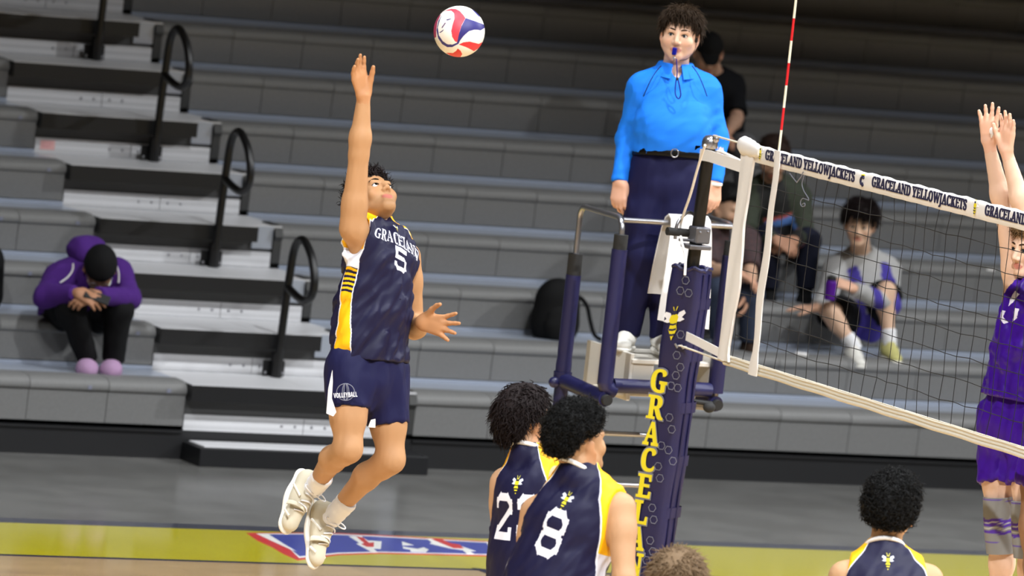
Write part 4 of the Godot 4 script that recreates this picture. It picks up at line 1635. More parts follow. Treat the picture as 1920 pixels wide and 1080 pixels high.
# wraps a garment: u round the trunk (0 = front, 0.25 = the person's left), v from v0 (hem) to v1
func wrap_uv(g: G, o: Vector3, t: Trunk, len: float, tilt := 0.0) -> void:
	for i in g.v.size():
		var q := g.v[i] - o
		var a := atan2(q.dot(t.side) / 1.0, q.dot(t.front) / 0.75) / TAU
		g.uv[i] = Vector2(a + (1.0 if a < 0.0 else 0.0), 1.0 - (q.dot(t.up) + tilt * q.dot(t.side)) / len)
	# triangles over the seam take a copy of the vertex one turn on
	var twin := {}
	for k in range(0, g.ix.size(), 3):
		var hi := 0.0
		for e in 3:
			hi = maxf(hi, g.uv[g.ix[k + e]].x)
		if hi < 0.75:
			continue
		for e in 3:
			var i := g.ix[k + e]
			if g.uv[i].x < 0.25:
				if not twin.has(i):
					twin[i] = g.p(g.v[i], g.uv[i] + Vector2(1, 0))
				g.ix[k + e] = twin[i]

func smooth_mesh(g: G, m: Material) -> ArrayMesh:        # like G.mesh, with normals shared by vertices in one place
	var arr := g.arrays()
	var n: PackedVector3Array = arr[Mesh.ARRAY_NORMAL]
	var at := {}
	for i in g.v.size():
		var k := (g.v[i] * 20000.0).round()
		if at.has(k):
			at[k].append(i)
		else:
			at[k] = [i]
	for k in at:
		var l: Array = at[k]
		if l.size() > 1:
			var s := Vector3.ZERO
			for i in l:
				s += n[i]
			for i in l:
				n[i] = s.normalized()
	arr[Mesh.ARRAY_NORMAL] = n
	var am := ArrayMesh.new()
	am.add_surface_from_arrays(Mesh.PRIMITIVE_TRIANGLES, arr)
	am.surface_set_material(0, m)
	return am

func part_later(called: String, parent: Node, j: Job, m: Material, col := Color.WHITE) -> void:
	after.append(func():
		var g := G.new()
		j.into(g, col)
		put(called, g, m, parent))

# ---- hair -------------------------------------------------------------------------------
func hair(h: Head, parent: Node, col: Color, style: Dictionary) -> void:
	var rng := RandomNumberGenerator.new()
	rng.seed = style.get("seed", 1)
	var count: int = style.get("count", 900)
	var ln: float = style.get("len", 0.04)
	var curl: float = style.get("curl", 0.008)
	var turns: float = style.get("turns", 2.0)
	var thick: float = style.get("thick", 0.0022)
	var front: float = style.get("front", 0.35)       # hairline height at the forehead
	var nape: float = style.get("nape", -0.55)        # and at the back
	var comb: Vector3 = style.get("comb", Vector3.ZERO)      # lay direction in the head's frame
	var lift: float = style.get("lift", 1.0)
	var segs: int = style.get("segs", 8)
	var side_h: float = style.get("side", 0.0)
	var fz0: float = style.get("fade0", -0.5)          # where the nape line climbs to the side line
	var fz1: float = style.get("fade1", 0.1)
	var c0 := Vector3(0, 0.03, -0.012)
	var rad := Vector3(0.075, 0.088, 0.096)
	var bulk: float = style.get("bulk", 0.012)          # depth of the dense mass
	var tall: float = style.get("tall", 0.0)             # more of it on the crown
	var n := FastNoiseLite.new()
	n.seed = style.get("seed", 1)
	n.frequency = 9.0
	var g := G.new()
	g.col = col
	var made := 0
	while made < count:
		var d := Vector3(rng.randfn(), rng.randfn(), rng.randfn()).normalized()
		var line := lerpf(nape, side_h, smoothstep(fz0, fz1, d.z))
		line = lerpf(line, front, smoothstep(0.25, 0.65, d.z))
		if d.y < line + n.get_noise_3dv(d) * 0.08:
			continue
		made += 1
		var nd := (d / rad).normalized()
		var edge := smoothstep(line - 0.02, line + 0.3, d.y)
		var p0: Vector3 = c0 + d * rad + nd * (bulk * edge * (1.0 + tall * maxf(0.0, d.y)) - 0.006)
		var lay := comb
		if style.has("part"):                            # combed away from the crown
			lay = (d - Vector3(style.part[0], style.part[1], style.part[2])).normalized()
		lay = lay - nd * lay.dot(nd)
		if lay.length() > 0.01:
			lay = lay.normalized()
		var l: float = ln * rng.randf_range(0.7, 1.25) * (1.0 + style.get("top", 0.0) * maxf(0.0, d.y))
		var ph := rng.randf() * TAU
		var tw := turns * rng.randf_range(0.7, 1.3) * TAU * (1.0 if rng.randf() < 0.5 else -1.0)
		var e1 := nd.cross(Vector3(0.3, 0.9, 0.2)).normalized()
		var e2 := nd.cross(e1)
		var jit: Vector3 = Vector3(rng.randfn(), rng.randfn(), rng.randfn()) * style.get("mess", 0.25)
		var path := []
		var rr := []
		for k in segs:
			var t := float(k) / (segs - 1)
			var q: Vector3 = p0 + (nd * lift * (t - style.get("droop", 0.0) * t * t) + lay * t * style.get("lay", 0.0) + jit * t * 0.5 + Vector3(0, -1, 0) * style.get("fall", 0.0) * t * t) * l
			var cr := curl * minf(1.0, t * 2.5)
			q += (e1 * cos(ph + tw * t) + e2 * sin(ph + tw * t)) * cr
			path.append(h.at(q.x, q.y, q.z))
			rr.append(thick * (1.0 - 0.75 * t * t) * h.s)
		g.tube(path, rr, 3, false)
	var hm := put("hair", g, hair_mat(col), parent)
	# the close-cropped layer under it
	g = G.new()
	g.col = col
	var pts := []
	var nu := 60
	var nv := 36
	for j in nv + 1:
		var th := PI * (1.0 - float(j) / nv)
		for i in nu:
			var ph := -TAU * i / nu
			var d := Vector3(sin(th) * sin(ph), cos(th), sin(th) * cos(ph))
			var line := lerpf(nape, side_h, smoothstep(fz0, fz1, d.z))
			line = lerpf(line, front, smoothstep(0.25, 0.65, d.z))
			var k := smoothstep(line - 0.14, line + 0.12, d.y)
			var q := c0 + d * rad * lerpf(0.88, 1.0, k) + (d / rad).normalized() * (bulk * smoothstep(line - 0.02, line + 0.3, d.y) * (1.0 + tall * maxf(0.0, d.y)) * (1.0 + 0.3 * n.get_noise_3dv(d * 1.5)) + k * (0.003 + 0.005 * n.get_noise_3dv(d * 5.0)))
			pts.append(h.at(q.x, q.y, q.z))
	var rev := []
	for j in nv + 1:
		for i in nu:
			rev.append(pts[j * nu + nu - 1 - i])
	g.grid(rev, nu, nv + 1)
	put("undercoat", g, hair_mat(col), hm)

func hair_mat(col: Color) -> StandardMaterial3D:
	var k := "hair_" + col.to_html(false)
	if not M.has(k):
		var m := mat(k, Color(1, 1, 1), 0.55)
		m.vertex_color_use_as_albedo = true
		m.metallic_specular = 0.22
	return M[k]

# ---- printing on jerseys --------------------------------------------------------------------
func fill_poly(im: Image, poly: PackedVector2Array, c: Color) -> void:
	var lo := Vector2(1e6, 1e6)
	var hi := -lo
	for q in poly:
		lo = lo.min(q)
		hi = hi.max(q)
	var w := im.get_width()
	for y in range(maxi(0, int(lo.y)), mini(im.get_height() - 1, int(hi.y) + 1) + 1):
		for x in range(int(lo.x), int(hi.x) + 2):
			if Geometry2D.is_point_in_polygon(Vector2(x + 0.5, y + 0.5), poly):
				im.set_pixel(posmod(x, w), y, c)

# strokes of block figures on a 4 x 7 grid
const FIGS := {
	"8": [[[1, 0, 3, 0], [3, 0, 4, 1], [4, 1, 4, 2.6], [4, 2.6, 3.3, 3.5], [3.3, 3.5, 0.7, 3.5], [0.7, 3.5, 0, 2.6], [0, 2.6, 0, 1], [0, 1, 1, 0], [0.7, 3.5, 0, 4.4], [0, 4.4, 0, 6], [0, 6, 1, 7], [1, 7, 3, 7], [3, 7, 4, 6], [4, 6, 4, 4.4], [4, 4.4, 3.3, 3.5]]],
	"2": [[[0, 5.6, 0, 6.2], [0, 6.2, 0.9, 7], [0.9, 7, 3.1, 7], [3.1, 7, 4, 6.1], [4, 6.1, 4, 4.6], [4, 4.6, 0, 1.2], [0, 1.2, 0, 0], [0, 0, 4, 0], [4, 0, 4, 1]]],
	"3": [[[0, 5.6, 0, 6.2], [0, 6.2, 0.9, 7], [0.9, 7, 3.1, 7], [3.1, 7, 4, 6.1], [4, 6.1, 4, 4.3], [4, 4.3, 3.2, 3.5], [3.2, 3.5, 1.5, 3.5], [3.2, 3.5, 4, 2.7], [4, 2.7, 4, 0.9], [4, 0.9, 3.1, 0], [3.1, 0, 0.9, 0], [0.9, 0, 0, 0.8], [0, 0.8, 0, 1.5]]],
	"5": [[[4, 7, 0, 7], [0, 7, 0, 4], [0, 4, 3.1, 4], [3.1, 4, 4, 3.1], [4, 3.1, 4, 0.9], [4, 0.9, 3.1, 0], [3.1, 0, 0.9, 0], [0.9, 0, 0, 0.9], [0, 0.9, 0, 1.4]]]}

func figure(im: Image, ch: String, x: float, y: float, w: float, h: float, c: Color, pen := 1.0, slant := 0.0) -> void:     # centre x, y; y runs down
	for st in FIGS[ch]:
		for q in st:
			var a := Vector2(x + (q[0] / 4.0 - 0.5) * w, y + (0.5 - q[1] / 7.0) * h)
			var b := Vector2(x + (q[2] / 4.0 - 0.5) * w, y + (0.5 - q[3] / 7.0) * h)
			a.x += slant * (y - a.y)
			b.x += slant * (y - b.y)
			var d := (b - a).normalized()
			var e := Vector2(w, h) * 0.11 * pen
			a -= d * e * 0.9
			b += d * e * 0.9
			var nn := Vector2(-d.y, d.x) * e
			fill_poly(im, PackedVector2Array([a + nn, b + nn, b - nn, a - nn]), c)

func word(im: Image, s: String, x: float, y: float, w: float, h: float, c: Color, arch := 0.0) -> void:     # centred at x, baseline y
	var n := s.length()
	for i in n:
		var tm := text_mesh(s[i], 1.0, 0.05)
		var ar := tm.surface_get_arrays(0) if tm.get_surface_count() else []
		if ar.is_empty():
			continue
		var vs: PackedVector3Array = ar[Mesh.ARRAY_VERTEX]
		var id: PackedInt32Array = ar[Mesh.ARRAY_INDEX] if ar[Mesh.ARRAY_INDEX] != null else PackedInt32Array(range(vs.size()))
		var bb := tm.get_aabb()
		var f := (i + 0.5) / n - 0.5
		var cx := x + f * w
		var cy := y + arch * f * f * 4.0
		for k in range(0, id.size(), 3):
			if vs[id[k]].z < 0.0 or vs[id[k + 1]].z < 0.0 or vs[id[k + 2]].z < 0.0:
				continue
			var tri := PackedVector2Array()
			for e in 3:
				var q := vs[id[k + e]]
				tri.append(Vector2(cx + (q.x - bb.position.x - bb.size.x * 0.5) / bb.size.x * w / n * 0.92, cy - (q.y - bb.position.y) / bb.size.y * h))
			fill_poly(im, tri, c)

func insect(im: Image, x: float, y: float, s: float) -> void:
	for e in [-1.0, 1.0]:
		var w := PackedVector2Array()
		for q in [[0.06, 0.05], [0.2, 0.42], [0.45, 0.55], [0.55, 0.36], [0.36, 0.2], [0.5, 0.05], [0.3, -0.02]]:
			w.append(Vector2(x + q[0] * e * s, y - q[1] * s))
		fill_poly(im, w, Color(0.85, 0.87, 0.9))
	var b := PackedVector2Array()
	for q in [[-0.17, 0.35], [0.0, 0.5], [0.17, 0.35], [0.2, 0.15], [0.13, -0.1], [0.18, -0.3], [0.1, -0.55], [0.0, -0.85], [-0.1, -0.55], [-0.18, -0.3], [-0.13, -0.1], [-0.2, 0.15]]:
		b.append(Vector2(x + q[0] * s, y - q[1] * s))
	fill_poly(im, b, Color(0.86, 0.8, 0.15))
	for q in [[-0.02, -0.12], [-0.32, -0.42], [-0.55, -0.68], [0.3, 0.42]]:
		fill_poly(im, PackedVector2Array([Vector2(x - 0.17 * s, y - q[0] * s), Vector2(x + 0.17 * s, y - q[0] * s), Vector2(x + 0.13 * s, y - q[1] * s), Vector2(x - 0.13 * s, y - q[1] * s)]), Color(0.06, 0.06, 0.12))
	for e in [-1.0, 1.0]:
		fill_poly(im, PackedVector2Array([Vector2(x + 0.03 * e * s, y - 0.48 * s), Vector2(x + 0.09 * e * s, y - 0.48 * s), Vector2(x + 0.17 * e * s, y - 0.75 * s), Vector2(x + 0.11 * e * s, y - 0.75 * s)]), Color(0.85, 0.82, 0.3))

# the navy team shirt: 512 px round the trunk, 384 px from hem to neck
func jersey_image(front_no: String, back_no: String) -> Image:
	var W := 512
	var H := 384
	var navy := Color(0.072, 0.068, 0.19)
	var gold := Color(0.95, 0.7, 0.07)
	var white := Color(0.87, 0.87, 0.9)
	var im := Image.create(W, H, false, Image.FORMAT_RGB8)
	im.fill(navy)
	for y in H:
		var v := 1.0 - (y + 0.5) / H
		var side_half := 15.0                           # side_half width of the side panel, degrees
		if v < 0.3:
			side_half = lerpf(19.0, 11.0, v / 0.3)
		elif v < 0.62:
			side_half = lerpf(11.0, 16.0, (v - 0.3) / 0.32)
		elif v < 0.7:
			side_half = lerpf(16.0, 23.0, (v - 0.62) / 0.08)
		else:
			side_half = lerpf(23.0, 44.0, pow((v - 0.7) / 0.3, 1.1))
		for x in W:
			var deg := 360.0 * (x + 0.5) / W
			var s := absf(absf(fposmod(deg, 180.0) - 90.0))
			var half := side_half * (1.0 if deg > 90.0 and deg < 270.0 or v < 0.7 else lerpf(1.0, 0.62, (v - 0.7) / 0.3))
			if s < half:
				var c := gold
				if v < 0.7:
					if v > 0.56:
						c = white
					elif v > 0.36:
						var ph := fposmod((v - 0.36) / 0.036 + s * 0.012, 1.0)
						c = gold if ph < 0.5 else navy
				im.set_pixel(x, y, c)
			elif s < half + 2.2:
				im.set_pixel(x, y, white)
	if back_no != "":
		var n := back_no.length()
		for i in n:
			if FIGS.has(back_no[i]):
				figure(im, back_no[i], W * 0.5 + (i - (n - 1) * 0.5) * 58.0, H * 0.28, 38, 92, white, 0.95)
		insect(im, W * 0.5, H * 0.078, 28)
	if front_no != "":
		word(im, "GRACELAND", W * 1.0, H * 0.165, 150, 33, white, 10.0)
		figure(im, front_no, W * 1.0, H * 0.26, 31, 52, white, 1.0)
		insect(im, W * 1.0, H * 0.035, 13)
	return im

# ---- the people ------------------------------------------------------------------------------
var folk: Array = []
var HR := Vector3(CR.x, 0, CR.z).normalized()       # right of the picture, level
var HT := Vector3(-CF.x, 0, -CF.z).normalized()     # towards the camera, level

func facing(az: float, pitch := 0.0) -> Vector3:     # degrees: 0 to the camera, 90 to the right of the picture, 180 away
	var a := deg_to_rad(az)
	var p := deg_to_rad(pitch)
	return (HT * cos(a) + HR * sin(a)) * cos(p) + Vector3.UP * sin(p)

func crown(az: float, pitch: float) -> Vector3:      # the head's up for such a facing
	var a := deg_to_rad(az)
	var p := deg_to_rad(pitch)
	return Vector3.UP * cos(p) - (HT * cos(a) + HR * sin(a)) * sin(p)

func JD(d: Dictionary) -> Dictionary:                 # pixel, pixel, distance
	var r := {}
	for k in d:
		var q = d[k]
		r[k] = q if q is Vector3 else U(q[0], q[1], q[2])
	return r

func JZ(d: Dictionary) -> Dictionary:                 # pixel, pixel, z in the hall
	var r := {}
	for k in d:
		var q = d[k]
		r[k] = q if q is Vector3 else PL(q[0], q[1], Vector3(0, 0, q[2]), Vector3.BACK)
	return r

func person(label: String, J: Dictionary, h: Head, o: Dictionary) -> Dictionary:
	var root := thing("person", label, "person", Vector3.ZERO)
	var t := trunk(J)
	var w: float = o.get("w", 1.0)
	var lw: float = o.get("lw", w)
	var aw: float = o.get("aw", w)
	var cell: float = o.get("cell", 0.013)
	var P := trunk_prims(J, t, w) + neck_prims(J, t, h, w)
	P += arm_prims(J.shR, J.elR, J.wrR, aw) + arm_prims(J.shL, J.elL, J.wrL, aw)
	for s in ["R", "L"]:
		P += leg_prims(J["hip" + s], J["kn" + s], J["an" + s], J.get("calf" + s, -t.hfront), lw)
		if o.get("feet", false):
			P.append(cone(J["an" + s], J["to" + s], 0.034, 0.026, 0.03))
	var body := job(P, cell)
	var hj := job(head_prims(h, J.neck.lerp(h.o, 0.25), o.get("fat", 0.0), 0.052 * w), o.get("hcell", 0.0045), head_subs(h) if o.get("face", true) else [])
	var extra := []
	for s in ["R", "L"]:
		if o.has("hand" + s):
			var q: Array = o["hand" + s]
			var wr: Vector3 = J["wr" + s]
			var hp := hand_prims(wr, q[0], q[1], 1.0 if s == "R" else -1.0, q[2], q[3] if q.size() > 3 else 0.12, o.get("hs", 1.0), q[4] if q.size() > 4 else 0.8)
			hp.append(cone(wr.lerp(J["el" + s], 0.12), wr, 0.0275 * aw, 0.0255 * aw, 0.02))
			extra.append(job(hp, o.get("fcell", 0.004)))
	var skin: Color = o.skin
	after.append(func():
		var g := G.new()
		body.into(g, skin)
		for e in extra:
			e.into(g, Color(skin.r * 1.04, skin.g * 0.92, skin.b * 0.9))
		var s := hj.into(g, skin)
		face_paint(g, s, h, skin, o.get("lips", Color(skin.r * 0.85, skin.g * 0.5, skin.b * 0.55)), o.get("beard", Color(0, 0, 0, 0)))
		put("body", g, skin_mat("skin"), root))
	if o.get("eyes", false):
		eyes(h, root, o.get("iris", Color(0.08, 0.05, 0.03)), o.get("look", Vector3(0, 0, 1)), o.get("browcol", Color(0.05, 0.03, 0.02)))
	if o.has("hair"):
		hair(h, root, o.haircol, o.hair)
	folk.append(root)
	return {"root": root, "t": t, "J": J, "h": h, "w": w}

func garment(p: Dictionary, called: String, prims: Array, m: Material, cell := 0.011, amp := 0.0, seed_ := 1, subs := [], stretch := Basis.IDENTITY) -> Job:
	var j := job(prims, cell, subs, amp, seed_, 1.0, stretch)
	part_later(called, p.root, j, m)
	return j

func folds(dir: Vector3, along := 5.0, across := 17.0) -> Basis:      # wrinkles that run along dir
	var d := dir.normalized()
	var e := d.cross(Vector3(0.3, 0.2, 0.9)).normalized()
	var f := d.cross(e)
	return Basis(d * along, e * across, f * across).transposed()

# sleeveless team shirt with printed panels
func team_shirt(p: Dictionary, tex: Image, seed_: int, len := 0.62, amp := 0.010, more := 0.017, fold := Vector3(0.5, 1, 0), hem_off := -0.075, cell := 0.0095) -> void:
	var J: Dictionary = p.J
	var t: Trunk = p.t
	var w: float = p.w
	var P := trunk_prims(J, t, w, more)
	P.append(flatcone(t.mid, t.h - t.up * 0.035, t.hfront, 0.14 * w + more, 0.152 * w + more, 0.76, 0.06))
	for s in ["R", "L"]:
		var out: Vector3 = t.side * (-1.0 if s == "R" else 1.0)
		P.append(cone(J.neck, J["sh" + s] - out * 0.02, 0.056 * w + more * 0.5, 0.053 * w + more * 0.5, 0.03))
	var holes := [cone(J.neck + (p.h.o - J.neck).normalized() * p.get("hole", 0.085), p.h.o + (p.h.o - J.neck), 0.064 * w, 0.064, 0.008)]
	if p.has("armhole"):                              # cut deep for the raised arm
		holes.append(cone(J.shR - t.side * 0.02, J.shR - t.up * p.armhole - t.side * 0.03, 0.082, 0.07, 0.01))
	var j := job(P, cell, holes, amp, seed_, 1.0, folds(fold))
	for s in ["R", "L"]:
		var out: Vector3 = t.side * (-1.0 if s == "R" else 1.0)
		var nrm: Vector3 = (out + t.up * 0.18).normalized()
		var at: Vector3 = J["sh" + s] - out * 0.012
		j.planes.append(Plane(nrm, nrm.dot(at)))
	var hem := t.h + t.up * hem_off
	j.planes.append(Plane(-t.up, (-t.up).dot(hem)))
	var m := mat("shirt_%d" % seed_, Color(1, 1, 1), 0.55)
	m.albedo_texture = ImageTexture.create_from_image(tex)
	m.metallic_specular = 0.35
	after.append(func():
		var g := G.new()
		j.into(g, Color.WHITE)
		wrap_uv(g, hem, t, len, p.get("tilt", 0.0))
		for i in g.uv.size():
			g.uv[i].y = clampf(g.uv[i].y, 0.003, 0.997)
		put_mesh("team_shirt", smooth_mesh(g, m), p.root))
	# collar band
	var g := G.new()
	var ring := []
	var na: Vector3 = ((p.h.o - J.neck).normalized() + t.up).normalized()
	var nf: Vector3 = (t.front - na * t.front.dot(na)).normalized()
	for i in 29:
		var a := TAU * i / 28.0
		ring.append(J.neck + na * (0.02 - 0.022 * cos(a)) + nf * (cos(a) * 0.066 * w + 0.004) + t.side * sin(a) * 0.068 * w)
	g.tube(ring, 0.0095, 8, false, 0.9)
	put("collar", g, M.white_cloth, p.root)

func shorts(p: Dictionary, m: Material, reach: Array, seed_: int, flare := 0.1, amp := 0.01, called := "shorts") -> Job:
	var J: Dictionary = p.J
	var t: Trunk = p.t
	var P := [flatcone(t.h + t.up * 0.09, t.h - t.up * 0.02, t.hfront, 0.145 * p.w + 0.012, 0.158 * p.w + 0.012, 0.76, 0.05)]
	for i in 2:
		var s: String = ["R", "L"][i]
		var hip: Vector3 = J["hip" + s]
		var kn: Vector3 = J["kn" + s]
		var e := hip.lerp(kn, reach[i])
		var q := cone(hip + (hip - kn).normalized() * 0.01, e + (kn - hip).normalized() * 0.03, 0.098, flare, 0.035)
		cut(q, e, (kn - hip).normalized() + t.up * 0.1)
		P.append(q)
	return garment(p, called, P, m, 0.0105, amp, seed_, [], folds(t.up, 5.0, 15.0))

func shoe(p: Dictionary, an: Vector3, dir: Vector3, up: Vector3, upper: Material, sole: Material, s := 1.0, laces: Material = null, cell := 0.0065) -> void:
	var d := dir.normalized()
	var u := (up - d * up.dot(d)).normalized()
	var n := d.cross(u)
	var o := Node3D.new()
	o.name = "shoe"
	p.root.add_child(o, true)
	var P := [
		cone(an + u * 0.012 * s - d * 0.008 * s, an - u * 0.05 * s - d * 0.025 * s, 0.042 * s, 0.038 * s, 0.02),
		flatcone(an - u * 0.05 * s - d * 0.03 * s, an - u * 0.052 * s + d * 0.05 * s, u, 0.038 * s, 0.043 * s, 0.85, 0.03),
		flatcone(an - u * 0.05 * s + d * 0.03 * s, an - u * 0.066 * s + d * 0.155 * s, u, 0.041 * s, 0.04 * s, 0.66, 0.03),
		cone(an + d * 0.02 * s - u * 0.01 * s, an + d * 0.085 * s - u * 0.04 * s, 0.026 * s, 0.024 * s, 0.02)]
	var j := job(P, cell)
	part_later("upper", o, j, upper)
	var Q := [flatcone(an - u * 0.086 * s - d * 0.04 * s, an - u * 0.088 * s + d * 0.06 * s, u, 0.042 * s, 0.041 * s, 0.42, 0.02), flatcone(an - u * 0.088 * s + d * 0.05 * s, an - u * 0.086 * s + d * 0.165 * s, u, 0.044 * s, 0.041 * s, 0.36, 0.02)]
	part_later("sole", o, job(Q, cell), sole)
	if laces:
		var g := G.new()
		for i in 5:
			var f := 0.035 + 0.019 * i
			var hgt := 0.022 - 0.0115 * i
			var pts := []
			for k in 7:
				var a := (k / 6.0 - 0.5) * 2.0
				pts.append(an + d * (f + 0.006 * a * (1.0 if i % 2 == 0 else -1.0)) * s + u * (hgt - 0.014 * a * a) * s + n * a * 0.027 * s)
			g.tube(pts, 0.0034 * s, 6)
		put("lacing", g, laces, o)
		for e in [-1.0, 1.0]:
			g = G.new()
			var lp := []
			for k in 12:
				var a := TAU * k / 11.0
				lp.append(an + d * 0.035 * s + u * 0.022 * s + n * e * (0.03 - 0.03 * cos(a)) * s + (u * 0.5 + d) * sin(a) * 0.014 * s)
			g.tube(lp, 0.003 * s, 6)
			put("bow_loop", g, laces, o)

func sock(p: Dictionary, an: Vector3, kn: Vector3, reach: float, m: Material, dir: Vector3, r := 0.044) -> void:
	var ax := (kn - an).normalized()
	var g := G.new()
	var pts := []
	var rr := []
	for i in 12:
		var f := i / 11.0
		pts.append(an + ax * (reach * f - 0.03 * (1.0 - f)) + dir * 0.01 * (1.0 - f))
		rr.append(r + 0.003 * f + 0.0015 * sin(i * 2.1) - (0.004 if i == 11 else 0.0) + (0.001 if i == 9 else 0.0))
	g.tube(pts, rr, 20)
	put("sock", g, m, p.root)

func stand_legs(J: Dictionary, f: Vector3, spread := 0.12, crouch := 0.08) -> void:      # straight down to the floor below the hips
	for s in ["R", "L"]:
		var hip: Vector3 = J["hip" + s]
		var out: Vector3 = (hip - (J.hipR + J.hipL) * 0.5)
		out.y = 0
		out = out.normalized() * spread
		J["an" + s] = Vector3(hip.x, 0.1, hip.z) + out - f * 0.04
		J["kn" + s] = hip.lerp(J["an" + s], 0.5) + f * crouch

func people() -> void:
	mat("eye_white", Color(0.82, 0.81, 0.8), 0.25)
	cloth_mat("navy_cloth", Color(0.078, 0.08, 0.225), 0.65, 0.04)
	cloth_mat("white_sock", Color(0.86, 0.86, 0.87), 0.9)
	cloth_mat("shoe_beige", Color(0.74, 0.71, 0.63), 0.7)
	cloth_mat("shoe_white", Color(0.84, 0.83, 0.8), 0.6)
	jumper()
	referee()
	back_players()
	blockers()
	crowd()
	run_jobs()
	for r in folk:                                   # hang each figure from a point at its base
		var lo := 1e6
		var c := Vector3.ZERO
		for m in r.get_children():
			if m is MeshInstance3D and m.name == "body":
				var bb: AABB = m.mesh.get_aabb()
				c = bb.get_center()
				lo = bb.position.y
		var at := Vector3(c.x, maxf(lo, 0.0), c.z)
		r.position = at
		for m in r.get_children():
			m.position -= at

